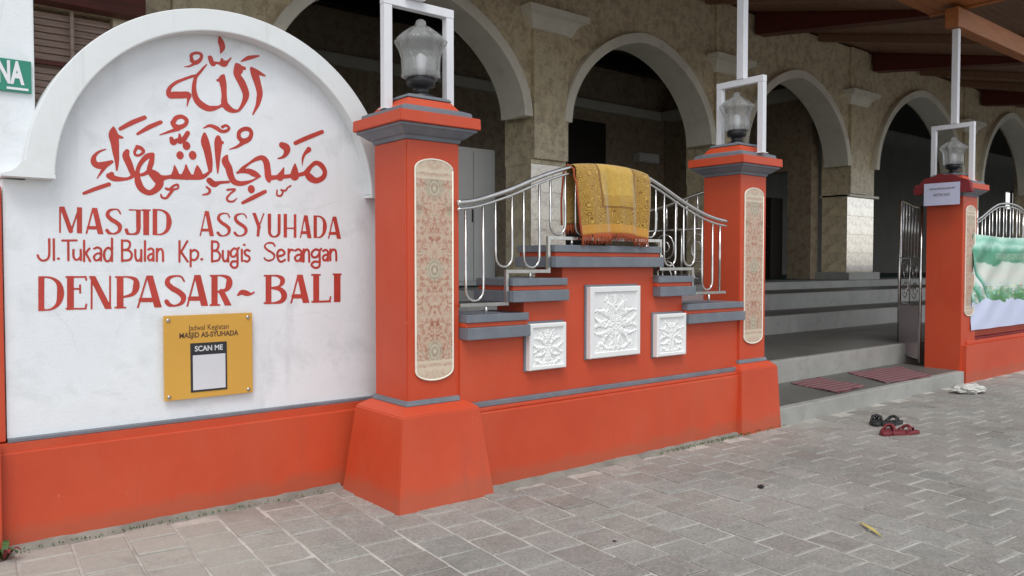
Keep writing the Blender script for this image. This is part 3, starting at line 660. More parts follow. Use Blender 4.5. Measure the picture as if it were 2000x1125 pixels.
  (0,[(0.791,1.213,0.009),(0.882,1.21,0.0095)],(1.206,1.386)),
  (0,[(0.882,1.21,0.0095),(0.885,1.233,0.0095)],(1.206,1.386)),
  (0,[(0.914,1.421,0.009),(0.91,1.17,0.0095)],(1.205,1.385)),
  (0,[(0.908,1.4,0.029),(1.001,1.188,0.032)],(1.205,1.385)),
  (0,[(1.004,1.421,0.0095),(1.001,1.203,0.0095)],(1.205,1.385)),
  (0,[(1.054,1.419,0.034),(1.051,1.171,0.034)],(1.205,1.383)),
  (1,[(1.032,1.379,0.01),(1.092,1.378,0.01),(1.131,1.362,0.024),(1.135,1.322,0.035),(1.117,1.283,0.0215),(1.066,1.267,0.0095)],(1.205,1.383)),
  (0,[(1.027,1.211,0.0095),(1.078,1.209,0.0095)],(1.205,1.383)),
  (0,[(1.201,1.407,0.01),(1.139,1.198,0.0105)],(1.204,1.385)),
  (0,[(1.201,1.403,0.0335),(1.253,1.184,0.039)],(1.204,1.385)),
  (0,[(1.158,1.249,0.0245),(1.24,1.247,0.0245)],(1.204,1.385)),
  (1,[(1.392,1.35,0.01),(1.376,1.376,0.0105),(1.344,1.381,0.011),(1.309,1.369,0.0215),(1.3,1.34,0.0285),(1.326,1.311,0.031),(1.36,1.29,0.0315),(1.386,1.262,0.0315),(1.379,1.228,0.0225),(1.342,1.211,0.0115),(1.31,1.217,0.022),(1.294,1.236,0.025)],(1.205,1.387)),
  (0,[(1.462,1.408,0.011),(1.405,1.197,0.0105)],(1.204,1.386)),
  (0,[(1.462,1.404,0.0355),(1.51,1.184,0.0405)],(1.204,1.386)),
  (0,[(1.423,1.249,0.0255),(1.498,1.247,0.026)],(1.204,1.386)),
  (0,[(1.565,1.423,0.036),(1.562,1.167,0.0365)],(1.202,1.386)),
  (1,[(1.542,1.381,0.011),(1.605,1.381,0.012),(1.646,1.364,0.027),(1.65,1.33,0.039),(1.632,1.297,0.0235),(1.579,1.284,0.011)],(1.202,1.386)),
  (0,[(1.604,1.285,0.0335),(1.651,1.186,0.037)],(1.202,1.386)),
  (0,[(1.538,1.208,0.0105),(1.591,1.207,0.011)],(1.202,1.386)),
  (1,[(1.701,1.262,0.011),(1.726,1.279,0.03),(1.755,1.272,0.0325),(1.78,1.267,0.014),(1.8,1.277,0.0115)],(1.25,1.294)),
  (0,[(1.893,1.42,0.037),(1.89,1.168,0.037)],(1.202,1.383)),
  (1,[(1.867,1.378,0.011),(1.938,1.378,0.0125),(1.976,1.361,0.027),(1.981,1.337,0.0305),(1.959,1.311,0.0135),(1.909,1.302,0.011)],(1.202,1.383)),
  (1,[(1.909,1.301,0.011),(1.966,1.292,0.0275),(1.992,1.255,0.038),(1.974,1.219,0.0275),(1.922,1.208,0.0115),(1.865,1.21,0.012)],(1.202,1.383)),
  (0,[(2.092,1.403,0.012),(2.034,1.195,0.012)],(1.202,1.382)),
  (0,[(2.091,1.4,0.038),(2.141,1.183,0.044)],(1.202,1.382)),
  (0,[(2.052,1.246,0.0275),(2.129,1.245,0.028)],(1.202,1.382)),
  (0,[(2.207,1.423,0.041),(2.205,1.165,0.0415)],(1.201,1.386)),
  (0,[(2.178,1.381,0.012),(2.233,1.38,0.012)],(1.201,1.386)),
  (0,[(2.177,1.208,0.0115),(2.302,1.207,0.015)],(1.201,1.386)),
  (0,[(2.298,1.205,0.0125),(2.306,1.236,0.0125)],(1.201,1.386)),
  (0,[(2.354,1.425,0.047),(2.352,1.163,0.0475)],(1.201,1.388)),
  (0,[(2.327,1.383,0.0125),(2.38,1.382,0.0125)],(1.201,1.388)),
 ],
}

def smooth(P, n=5):
    out = []
    for i in range(len(P) - 1):
        p0, p1, p2, p3 = [np.array(P[max(0, min(len(P) - 1, j))]) for j in (i - 1, i, i + 1, i + 2)]
        for k in range(n):
            t = k / n
            q = .5 * ((2 * p1) + (p2 - p0) * t + (2 * p0 - 5 * p1 + 4 * p2 - p3) * t * t + (3 * p1 - p0 - 3 * p2 + p3) * t ** 3)
            q[2] = max(.001, q[2]); out.append(tuple(q))
    out.append(tuple(P[-1])); return out
def sdf_strokes(strokes, gx, gz, init=1.0):
    D = np.full((len(gz), len(gx)), init)
    for sm, P, clip in strokes:
        Q = smooth(P) if sm and len(P) > 2 else P
        for a, b in zip(Q, Q[1:]):
            m = max(a[2], b[2]) / 2 + .015
            ix = np.where((gx > min(a[0], b[0]) - m) & (gx < max(a[0], b[0]) + m))[0]
            iz = np.where((gz > min(a[1], b[1]) - m) & (gz < max(a[1], b[1]) + m))[0]
            if len(ix) == 0 or len(iz) == 0: continue
            X, Z = np.meshgrid(gx[ix], gz[iz])
            dx, dz = b[0] - a[0], b[1] - a[1]; L = dx * dx + dz * dz + 1e-12
            t = np.clip(((X - a[0]) * dx + (Z - a[1]) * dz) / L, 0, 1)
            d = np.hypot(X - a[0] - t * dx, Z - a[1] - t * dz) - (a[2] + (b[2] - a[2]) * t) / 2
            if clip: d = np.maximum(d, np.maximum(clip[0] - Z, Z - clip[1]))
            sl = np.ix_(iz, ix); D[sl] = np.minimum(D[sl], d)
    return D
def contour(name, strokes, parent, mat, y, step=.0028, ox=0, oz=0):
    xs = [p[0] for s in strokes for p in s[1]]; zs = [p[1] for s in strokes for p in s[1]]
    gx = np.arange(min(xs) - .03, max(xs) + .03, step); gz = np.arange(min(zs) - .03, max(zs) + .03, step)
    D = sdf_strokes(strokes, gx, gz)
    rng = np.random.default_rng(3)
    D = D + rng.normal(0, .00025, D.shape)
    V = []; F = []; cache = {}
    def vert(k, x, z):
        if k not in cache: cache[k] = len(V); V.append((x - ox, y, z - oz))
        return cache[k]
    def corner(i, j): return vert((i, j), gx[i], gz[j])
    def edge(i, j, i2, j2):
        a, b = D[j, i], D[j2, i2]; t = a / (a - b)
        return vert(('e', min(i, i2), min(j, j2), i != i2), gx[i] + (gx[i2] - gx[i]) * t, gz[j] + (gz[j2] - gz[j]) * t)
    I = D < 0; nz, nx = D.shape
    for j in range(nz - 1):
        i = 0
        row = I[j]; row2 = I[j + 1]
        act = np.where(row[:-1] | row[1:] | row2[:-1] | row2[1:])[0]
        run = None
        for i in act:
            full = row[i] and row[i + 1] and row2[i] and row2[i + 1]
            if full:
                if run is not None and run[1] == i: run[1] = i + 1
                else:
                    if run: F.append((corner(run[0], j), corner(run[1], j), corner(run[1], j + 1), corner(run[0], j + 1)))
                    run = [i, i + 1]
                continue
            cs = [(i, j), (i + 1, j), (i + 1, j + 1), (i, j + 1)]; poly = []
            for k in range(4):
                a, b = cs[k], cs[(k + 1) % 4]
                if I[a[1], a[0]]: poly.append(corner(*a))
                if I[a[1], a[0]] != I[b[1], b[0]]: poly.append(edge(a[0], a[1], b[0], b[1]))
            if len(poly) > 2: F.append(tuple(poly))
        if run: F.append((corner(run[0], j), corner(run[1], j), corner(run[1], j + 1), corner(run[0], j + 1)))
    me = bpy.data.meshes.new(name); me.from_pydata(V, [], F)
    return link(name, me, mat, parent)
for nm, lab in (('arabic_name', 'red brush-painted Arabic word at the top of the arch'), ('arabic_title', 'large red Arabic calligraphy line with vowel marks'),
                ('mosque_name', 'red capital letters MASJID ASSYUHADA'), ('street_name', 'thin red hand-painted street line'), ('city_name', 'largest red capitals DENPASAR ~ BALI')):
    o = contour(nm + '_lettering', LETTERS[nm], sw, 'lettering', -.0015, ox=1.66); o['label'] = lab

# yellow plaque
pq = thing('yellow_plaque', 'yellow square plaque with small dark print screwed below the city name', 'plaque', (1.52, 4.70, .912))
box('plate', 1.268, 1.776, 4.688, 4.70, .672, 1.156, 'plaque', pq, .002)
for sx in (-1, 1):
    for sz in (-1, 1):
        bm = bmesh.new(); lathe_bm(bm, [(0, .011), (.006, .011), (.009, .006)], 12)
        o = link('screw', bm_mesh('screw', bm), 'steel', pq, (sx * .228, -.012, sz * .218)); o.rotation_euler = (R(90), 0, 0)
box('sticker', 1.412, 1.620, 4.685, 4.6875, .708, .992, 'inkblack', pq)
box('sticker_sheet', 1.424, 1.610, 4.682, 4.6845, .720, .922, 'paper', pq)
text('sticker_print', 'SCAN ME', .043, 'paper', pq, (-.004, -.0165, .046), squeeze=.9, bold=.001)
text('plaque_print', 'Jadwal Kegiatan', .046, 'ink', pq, (.0, -.0135, .168), squeeze=.8)
text('plaque_print', 'MASJID AS-SYUHADA', .042, 'ink', pq, (.0, -.0135, .126), squeeze=.85, bold=.001)

# white column and red return at the far left
wc = thing('white_column', 'tall white rendered column rising behind the left end of the sign wall', 'column', (.45, 4.95, 0))
box('shaft', .12, .672, 4.765, 5.25, .56, 5.2, 'white', wc, .01)
rp = thing('red_end_pier', 'narrow orange-red pier at the left end of the sign wall', 'pier', (.2, 4.7, 0))
box('shaft', -.3, .508, 4.70, 4.755, .548, 1.84, 'red', rp, .006)
box('pier_face', -.3, .475, 4.60, 4.655, 0, .56, 'red', rp, .006)
sg = thing('green_sign', 'green street sign with white letters NA on the white column, cut by the photo edge', 'sign', (.45, 4.755, 2.41))
bm = bmesh.new(); bx(bm, -.33, .205, -.008, .006, -.082, .082, .003); link('sign_plate', bm_mesh('sign_plate', bm), 'green', sg)
text('sign_lettering', 'NA', .155, 'steelwhite', sg, (.110, -.010, .008), squeeze=.52, bold=.006)
box('sign_strip', .545, .64, 4.7445, 4.7465, 2.338, 2.350, 'steelwhite', sg)

# ---------------------------------------------------------------- pillars
def pillar(x, y, label, b0, b1, dz=0.0, base=True, s=.192, px=None):
    p = thing('gate_pillar', label, 'pillar', (x, y, 0), group='orange-red gate pillars with grey caps')
    if base:
        stack('pillar_base', [(-.03, b0 * 1.02), (.545, b1), (.556, b1 - .012), (.590, s + .028)], 'red', p, .006)
        stack('base_band', [(.591, s + .018), (.622, s + .010)], 'grey', p, .003)
    stack('shaft', [(.10 if not base else .60, s), (2.198 + dz, s)], 'red', p, .006)
    stack('cornice', [(2.199 + dz, s + .004), (2.222 + dz, s + .012), (2.226 + dz, s + .026), (2.262 + dz, s + .070), (2.266 + dz, s + .082), (2.281 + dz, s + .084)], 'grey', p, .002)
    stack('cap_slab', [(2.283 + dz, s + .100), (2.352 + dz, s + .098)], 'red', p, .004)
    stack('cap_ledge', [(2.354 + dz, s + .062), (2.384 + dz, s + .058), (2.402 + dz, s + .012)], 'grey', p, .003)
    stack('cap_block', [(2.400 + dz, s + .006), (2.455 + dz, s - .036)], 'red', p, .003)
    stack('cap_top', [(2.457 + dz, s - .030), (2.476 + dz, s - .040), (2.484 + dz, s - .06)], 'grey', p, .003)
    # mosaic panel: rounded ends, proud of the shaft
    w = .138; h = .677; bm = bmesh.new(); poly = []
    for i in range(13):
        a = math.pi * i / 12; poly.append((w * math.cos(a), h - .062 + .062 * math.sin(a)))
    for i in range(13):
        a = math.pi + math.pi * i / 12; poly.append((w * math.cos(a), -h + .062 + .062 * math.sin(a)))
    prism_y(bm, poly, -.012, .0)
    o = link('mosaic_panel', bm_mesh('mosaic_panel', bm), 'mosaic', p, (.0 if px is None else px, -s, 1.412 + dz))
    rim = [(a_, -.014, b_) for a_, b_ in poly] + [(poly[0][0], -.014, poly[0][1])]
    bm = bmesh.new(); tube_bm(bm, [(a_ * .985, -.010, b_ * .997) for a_, _, b_ in rim], .006, 6)
    r_ = link('panel_rim', bm_mesh('panel_rim', bm), 'cream', o)
    return p
pillar(2.675, 4.26, 'largest, nearest orange-red pillar with battered base between the sign wall and stepped wall', .346, .286)
pillar(5.972, 4.225, 'orange-red pillar at the right end of the stepped wall, left of the entrance steps', .295, .272, .02)
p3 = pillar(10.47, 4.215, 'orange-red pillar right of the entrance with a small paper notice on its side', 0, 0, .075, False, .212)

def lamp(x, y, z, label, s=1.0):
    l = thing('pillar_lamp', label, 'lamp', (x, y, z), group='lantern lamps on the pillars')
    bm = bmesh.new(); lathe_bm(bm, [(0, .09), (.018, .095), (.03, .06), (.05, .045), (.075, .055), (.085, .088), (.128, .094), (.14, .08)], 20)
    link('lamp_base', bm_mesh('lamp_base', bm), 'black', l)
    bm = bmesh.new()
    lathe_bm(bm, [(.135, .112), (.145, .118), (.20, .116), (.26, .120), (.30, .132), (.335, .150), (.362, .163), (.368, .160), (.40, .128), (.44, .078), (.455, .048), (.465, .034), (.49, .031), (.50, .020), (.503, .008)], 64, 0, 0, .045, 10)
    link('lamp_glass', bm_mesh('lamp_glass', bm), 'lampglass', l)
    bm = bmesh.new(); lathe_bm(bm, [(.14, .02), (.20, .028), (.27, .03), (.29, .012)], 12); link('bulb', bm_mesh('bulb', bm), 'paper', l)
    l.scale = (s, s, s); return l
lamp(2.71, 4.26, 2.484, 'large clear ribbed lantern on the nearest pillar')
lamp(5.99, 4.225, 2.504, 'lantern on the pillar left of the entrance steps, inside a white frame', .93)
lamp(10.49, 4.215, 2.56, 'farthest lantern, on the pillar with the paper notice', .93)

def post(x, y, along, z0a, z0b, z1, lo, hi, pw, label, off=0.0, top=6.0):
    p = thing('canopy_post', label, 'post', (x, y, z0a), group='white steel canopy posts')
    t = .026
    def b(nm, a0, a1, z0, z1_, w=t):
        if along == 'x': return box(nm, a0, a1, y - w, y + w, z0, z1_, 'steelwhite', p, .003)
        return box(nm, x - w, x + w, a0, a1, z0, z1_, 'steelwhite', p, .003)
    b('frame_upright', lo, lo + .055, z0a, z1 - .056); b('frame_upright', hi - .055, hi, z0b, z1 - .056); b('frame_beam', lo - .001, hi + .001, z1 - .055, z1, t + .001)
    c = (lo + hi) / 2 + off
    if along == 'x': box('post', c - pw, c + pw, y - pw, y + pw, z1 + .001, top, 'steelwhite', p, .003)
    else: box('post', x - pw, x + pw, c - pw, c + pw, z1 + .001, top, 'steelwhite', p, .003)
    for q, zz in ((lo + .0275, z0a), (hi - .0275, z0b)):
        if along == 'x': box('foot_plate', q - .04, q + .04, y - .04, y + .04, zz - .006, zz - .001, 'steelwhite', p)
        else: box('foot_plate', x - .04, x + .04, q - .04, q + .04, zz - .006, zz - .001, 'steelwhite', p)
post(2.68, 4.26, 'x', 2.40, 2.40, 3.085, 2.435, 2.945, .065, 'white steel post frame straddling the lantern on the nearest pillar', -.05, 4.9)
post(5.972, 4.17, 'y', 2.41, 2.45, 3.07, 3.93, 4.41, .034, 'white steel post frame over the lantern left of the entrance steps', -.01, 4.9)
post(10.47, 4.22, 'y', 2.47, 2.50, 3.185, 3.965, 4.465, .036, 'white steel post frame on the pillar with the paper notice', -.02, 4.35)

nt = thing('paper_notice', 'small lavender paper notice on the side of the right pillar', 'notice', (10.125, 4.19, 2.31))
box('sheet', 10.116, 10.120, 3.985, 4.40, 2.165, 2.435, 'lavpaper', nt)
text('notice_print', 'ASSALAMUALAIKUM', .036, 'ink', nt, (-.013, 0, .055), (R(90), 0, R(-90)), .9)
text('notice_print', 'BATAS SUCI', .044, 'ink', nt, (-.013, 0, -.02), (R(90), 0, R(-90)), .8)
# dark red rounded cover over the cap of the right pillar
bm = bmesh.new(); poly = []
for i in range(25):
    a = math.pi * i / 24; q = 1 + .05 * math.sin(a * 10); poly.append((.335 * math.cos(a) * (1 - .3 * math.sin(a) ** 2) * q, (-.05 + .235 * math.sin(a) ** .7) * (q if i not in (0, 24) else 1)))
vsx = [[bm.verts.new((xx, yy, zz)) for yy, zz in poly] for xx in (-.02, .02, .06)]
for a, b in zip(vsx, vsx[1:]):
    for i in range(len(a) - 1): f = bm.faces.new((a[i], a[i + 1], b[i + 1], b[i])); f.smooth = True
bm.faces.new(vsx[0]); bm.faces.new(vsx[-1][::-1])
bmesh.ops.recalc_face_normals(bm, faces=bm.faces)
o = link('cap_cover', bm_mesh('cap_cover', bm), 'darkred', None, (10.17, 4.20, 2.36))
tag(o, 'dark red rounded cover on the cap of the right pillar', 'cover')

# ---------------------------------------------------------------- stepped wall
mw = thing('stepped_wall', 'orange-red stepped garden wall with grey copings and white carved tiles between two pillars', 'wall', (4.2, 4.2, 0))
WY = 4.05
def body(name, poly, y0, y1, mat, parent, bev=0):
    bm = bmesh.new(); ox, oy = parent.location[0], parent.location[1]
    prism_y(bm, [(x - ox, z) for x, z in poly], y0 - oy, y1 - oy); return link(name, bm_mesh(name, bm), mat, parent)
box('wall_base', 2.93, 5.72, 3.98, 4.40, -.03, .508, 'red', mw, .01)
box('base_step', 2.88, 5.77, 3.995, 4.38, .509, .533, 'red', mw, .006)
box('base_band', 2.86, 5.79, 4.015, 4.36, .534, .566, 'grey', mw, .004)
body('wall_body', [(2.86, .567), (5.79, .567), (5.79, .972), (5.03, .972), (5.03, 1.198), (4.68, 1.198), (4.68, 1.425), (3.73, 1.425), (3.73, 1.198), (3.38, 1.198), (3.38, .972), (2.86, .972)], WY, 4.34, 'red', mw)
def coping(x0, x1, z, inl, inr, h=(.076, .03, .05)):
    ov = .0
    box('coping_band', x0, x1, WY - .075, 4.42, z + .001, z + h[0], 'grey', mw, .004)
    box('coping_fillet', x0 + inl, x1 - inr, WY - .045, 4.39, z + h[0] + .001, z + h[0] + h[1], 'red', mw, .004)
    box('coping_top', x0 + inl * .4, x1 - inr * .4, WY - .058, 4.40, z + h[0] + h[1] + .001, z + h[0] + h[1] + h[2], 'grey', mw, .004)
coping(3.605, 4.72, 1.425, .02, .02)
coping(3.235, 3.728, 1.198, .02, 0); coping(4.682, 5.112, 1.198, 0, .02)
coping(2.87, 3.378, .972, 0, 0); coping(5.032, 5.785, .972, 0, 0)
# carved tiles: low relief height fields
def carved(x0, x1, z0, z1, seed, label):
    W_, H_ = x1 - x0, z1 - z0; nx = int(W_ / .006); nz = int(H_ / .006)
    gx = np.linspace(0, W_, nx); gz = np.linspace(0, H_, nz); c = W_ / 2; rs = random.Random(seed)
    half = []
    for k in range(9):
        a = R(-62 + k * 31 * .62 + rs.uniform(-6, 6)) ; L = rs.uniform(.36, .46) * min(W_, H_) * (1.15 if 2 < k < 7 else .9)
        bx0, bz0 = .02 * W_, H_ * .40 + k * .015 * H_
        p = []
        for t in range(5):
            tt = t / 4; cur = a + .9 * tt * (1 if k % 2 else -1) * .6
            p.append((bx0 + L * tt * math.cos(cur), bz0 + L * tt * math.sin(cur), (.010 + .03 * math.sin(math.pi * min(1, tt + .1))) * W_ / .45))
        half.append(p)
    half.append([(0, H_ * .13, .02), (0, H_ * .5, .03), (0, H_ * .88, .02)])
    half.append([(.02 * W_, H_ * .14, .03), (.16 * W_, H_ * .12, .03), (.3 * W_, H_ * .2, .025), (.34 * W_, H_ * .12, .012)])
    st = []
    for p in half:
        st.append((1, [(c + a, b, w) for a, b, w in p], None)); st.append((1, [(c - a, b, w) for a, b, w in p], None))
    D = sdf_strokes(st, gx, gz)
    hgt = .008 * np.clip(-D / .008, 0, 1) + .004 * np.sin(D * 900) * (D < .006)
    X, Z = np.meshgrid(gx, gz)
    ed = np.minimum(np.minimum(X, W_ - X), np.minimum(Z, H_ - Z))
    bw = .035 * min(W_, .45) / .4
    hgt = np.where(ed < bw, .014, hgt); hgt = np.where(ed < .004, .008, hgt)
    V = [(float(X[j, i]) - c, -float(hgt[j, i]) - .03, float(Z[j, i]) - H_ / 2) for j in range(nz) for i in range(nx)]
    F = [(j * nx + i, j * nx + i + 1, (j + 1) * nx + i + 1, (j + 1) * nx + i) for j in range(nz - 1) for i in range(nx - 1)]
    rimi = [i for i in range(nx)] + [j * nx + nx - 1 for j in range(1, nz)] + [(nz - 1) * nx + i for i in range(nx - 2, -1, -1)] + [j * nx for j in range(nz - 2, 0, -1)]
    b0 = len(V)
    for k in rimi: V.append((V[k][0], 0, V[k][2]))
    m = len(rimi)
    for k in range(m): F.append((rimi[k], b0 + k, b0 + (k + 1) % m, rimi[(k + 1) % m]))
    me = bpy.data.meshes.new('carved_tile'); me.from_pydata(V, [], F)
    o = link('carved_tile', me, 'carved', mw, (x0 + c - 4.2, WY - .012 - 4.2, z0 + H_ / 2)); o['label'] = label
    bm = bmesh.new(); bx(bm, x0 - .014 - 4.2, x1 + .01 - 4.2, WY - .011 - 4.2, WY - .001 - 4.2, z0 - .008, z1 + .014)
    link('tile_backing', bm_mesh('tile_backing', bm), 'grey', mw)
carved(3.390, 3.722, .735, 1.048, 3, 'small white carved floral tile at the lower left')
carved(3.955, 4.480, .772, 1.286, 5, 'large white carved floral tile in the middle')
carved(4.672, 5.022, .732, 1.060, 8, 'small white carved floral tile at the lower right')

# ---------------------------------------------------------------- stainless railing
RY = 4.03
RAILX = [(2.87, 1.835), (2.98, 1.85), (3.09, 1.878), (3.30, 1.945), (3.53, 2.035), (3.72, 2.098), (3.86, 2.132), (4.05, 2.15), (4.25, 2.155), (4.45, 2.145), (4.63, 2.118), (4.80, 2.062), (5.05, 1.962), (5.25, 1.892), (5.38, 1.855), (5.52, 1.828), (5.66, 1.812)]
RS = [(p[0], p[1]) for p in smooth([(a, b, .1) for a, b in RAILX], 4)]
KS = 4.03 / 4.085
RS = [(a * KS, 1.45 + (b - 1.45) * KS) for a, b in RS]
def railz(x):
    for a, b in zip(RS, RS[1:]):
        if a[0] <= x <= b[0]: return a[1] + (b[1] - a[1]) * (x - a[0]) / (b[0] - a[0] + 1e-9)
    return RS[-1][1] if x > 4 else RS[0][1]
LOW = [(2.87, 1.187), (3.26, 1.187), (3.26, 1.40), (3.63, 1.40), (3.63, 1.63), (4.80, 1.63), (4.80, 1.41), (5.20, 1.41), (5.20, 1.21), (5.655, 1.21)]
LOW = [(a * KS, 1.45 + (b - 1.45) * KS) for a, b in LOW]
def lowz(x):
    for a, b in zip(LOW, LOW[1:]):
        if a[0] <= x <= b[0] and a[0] != b[0]: return a[1]
    return 1.2
def railing(label):
    r = thing('balustrade', label, 'railing', (4.26, RY, 1.187), group='stainless steel balustrades on the walls')
    T = Vector(r.location)
    tube('handrail', [(x, RY, z) for x, z in RS], .0155, 'steel', r, 10)
    tube('under_rail', [(x, RY, z - .040) for x, z in RS], .009, 'steel', r, 8)
    bm = bmesh.new()
    for (xa, za), (xb, zb) in zip(LOW, LOW[1:]):
        if xa == xb: lo_, hi_ = min(za, zb), max(za, zb); bx(bm, xa - .011 - T.x, xa + .011 - T.x, -.011, .011, lo_ - .0115 - T.z, hi_ + .0115 - T.z)
        else: bx(bm, xa + .0115 - T.x, xb - .0115 - T.x, -.0105, .0105, za - .011 - T.z, za + .011 - T.z)
    link('bottom_rail', bm_mesh('bottom_rail', bm), 'steel', r)
    for xx, z0, z1 in ((3.05, 1.125, 1.180), (3.42, 1.35, 1.392), (3.80, 1.575, 1.618), (4.50, 1.575, 1.618), (4.92, 1.35, 1.398), (5.35, 1.125, 1.205)):
        tube('rail_stub', [(xx, RY, z0), (xx, RY, z1)], .010, 'steel', r, 8)
    x = 2.89
    while x < 5.57:
        x1 = min(x + .138, 5.565); zb = max(lowz(x + .001), lowz(x1 - .001)) + .024
        if x < 3.0: zb = 1.215
        if x < 3.216 < x1: zb = 1.43
        w = (x1 - x) / 2
        if w > .05:
            p = [(x, RY, railz(x) - .05)]
            for k in range(9):
                a = math.pi + math.pi * k / 8; p.append((x + w + w * math.cos(a), RY, zb + w + w * math.sin(a)))
            p.append((x1, RY, railz(x1) - .05))
            tube('baluster', p, .0085, 'steel', r, 8)
        else: tube('baluster', [(x, RY, railz(x) - .05), (x, RY, 1.222)], .0095, 'steel', r, 8)
        x += .2367
    return r
b1 = railing('bell-curved stainless balustrade on the stepped wall with a gold rug over it')

# gold prayer rug over the railing
rg = thing('prayer_rug', 'gold patterned prayer rug with rust-red fringe hung over the balustrade', 'rug', (4.22, 4.06, 2.16))
x0, x1 = 3.795, 4.555; nx, ns = 60, 54; V = []; UV = []
def rugpt(u, s):      # s 0..1 front bottom -> over the rail -> back bottom
    x = x0 + (x1 - x0) * u; zr = railz(x) + .022
    Lf, Lb = .50, .42; tot = Lf + Lb
    d = s * tot
    wav = .020 * math.sin(u * 15 + 1 + s * 1.5) + .010 * math.sin(u * 31 + s * 4)
    if d < Lf:
        k = (Lf - d); fall = min(1, k / .25)
        y = RY - .023 - .030 - .024 * fall + wav * fall; z = zr - k + (0 if k > .03 else -.0)
        x = x + (.5 - u) * .10 * fall * (k / Lf)
    else:
        k = d - Lf; fall = min(1, k / .25)
        y = RY + .023 + .03 + .012 * fall - wav * fall * .6; z = zr - k; x = x - .035 * fall + (.5 - u) * .05 * (k / Lb)
    c = abs(d - Lf)
    if c < .05:
        a = (d - Lf) / .05 * math.pi / 2; y = RY + .052 * math.sin(a); z = zr - .05 + .052 * math.cos(a)
    return x, y, z
for j in range(ns + 1):
    for i in range(nx + 1):
        p = rugpt(i / nx, j / ns); V.append((p[0] - 4.22, p[1] - 4.06, p[2] - 2.16)); UV.append((i / nx, min(1.0, j / ns * .92 / .50)))
F = [(j * (nx + 1) + i, j * (nx + 1) + i + 1, (j + 1) * (nx + 1) + i + 1, (j + 1) * (nx + 1) + i) for j in range(ns) for i in range(nx)]
me = bpy.data.meshes.new('rug_cloth'); me.from_pydata(V, [], F); uvl = me.uv_layers.new(name='UVMap')
for lp in me.loops: uvl.data[lp.index].uv = UV[lp.vertex_index]
for p in me.polygons: p.use_smooth = True
o = link('rug_cloth', me, 'rug', rg); so = o.modifiers.new('t', 'SOLIDIFY'); so.thickness = .004
bm = bmesh.new()
for side, cnt in ((0.0, 90), (1.0, 70)):
    for i in range(cnt):
        u = (i + .5) / cnt; p = Vector(rugpt(u, side)) - Vector((4.22, 4.06, 2.16)); ln = .065 + .014 * random.random() - (.02 if side == 0 and .45 < u < .75 else 0)
        tube_bm(bm, [p + Vector((0, 0, .006)), p + Vector((random.gauss(0, .004), random.gauss(0, .004), -ln * .5)), p + Vector((random.gauss(0, .007), random.gauss(0, .006), -ln))], [.0034, .0034, .0015], 5)
o = link('fringe', bm_mesh('fringe', bm), 'fringe', rg); o['kind'] = 'stuff'
# folded selvedge visible on the left of the rug
bm = bmesh.new(); pp = [rugpt(0, s / 20) for s in range(21)]
tube_bm(bm, [Vector((p[0] - .004, p[1] + (.02 if k > 8 else 0), p[2])) - Vector((4.22, 4.06, 2.16)) for k, p in enumerate(pp)], .008, 6)
link('selvedge', bm_mesh('selvedge', bm), 'fringe', rg)

# ---------------------------------------------------------------- gate leaves
def gate(name_label, hx, hy, ang, w, z0, zt0, zt1, posted):
    g = thing('gate_leaf', name_label, 'gate', (hx, hy, z0), ang, 'stainless scrollwork gate leaves')
    def P(u, z): return (u, 0, z - z0)
    def tb(nm, pts, r, mat='steel', n=8):
        bm = bmesh.new(); tube_bm(bm, pts, r, n); return link(nm, bm_mesh(nm, bm), mat, g)
    def zt(u): t = u / w; return zt0 + (zt1 - zt0) * (3 * t * t - 2 * t ** 3)
    tb('stile', [P(.0, z0), P(.0, zt(0) + .02)], .019); tb('stile', [P(w, z0), P(w, zt(w) + .02)], .022)
    tb('top_rail', [P(w * k / 10, zt(w * k / 10)) for k in range(11)], .017)
    zp, zm = z0 + .72, z0 + 1.33
    for z in (z0 + .05, zp, zm): tb('cross_rail', [P(0, z), P(w, z)], .012)
    n = 6
    for i in range(1, n + 1):
        u = w * i / (n + 1); tb('bar', [P(u, zm), P(u, zt(u))], .0095)
    bm = bmesh.new(); bx(bm, .02, w - .02, -.006, .006, .06, zp - z0 - .012); link('sheet_panel', bm_mesh('sheet_panel', bm), 'sheet', g)
    for cxn in (.28, .72):
        for sg_ in (-1, 1):
            pts = []
            for k in range(26):
                a = k / 25 * 3.6 * math.pi; r = .13 * w / .7 * (1 - k / 30)
                pts.append(P(w * cxn + sg_ * r * math.cos(a) * .8, zp + .30 + sg_ * (.13) + r * math.sin(a) * 1.05))
            tb('scroll', pts, .007, n=6)
    for u in (w * .5,): tb('scroll', [P(u, zp), P(u, zm)], .009)
    return g
gate('narrow stainless gate leaf with scrolls standing open beside the right pillar', 10.29, 4.50, R(46), .66, .20, 2.16, 2.285, True)
gate('stainless gate leaf folded in behind the middle pillar, seen through the balustrade', 6.12, 4.50, R(97), .80, .45, 2.14, 1.985, True)

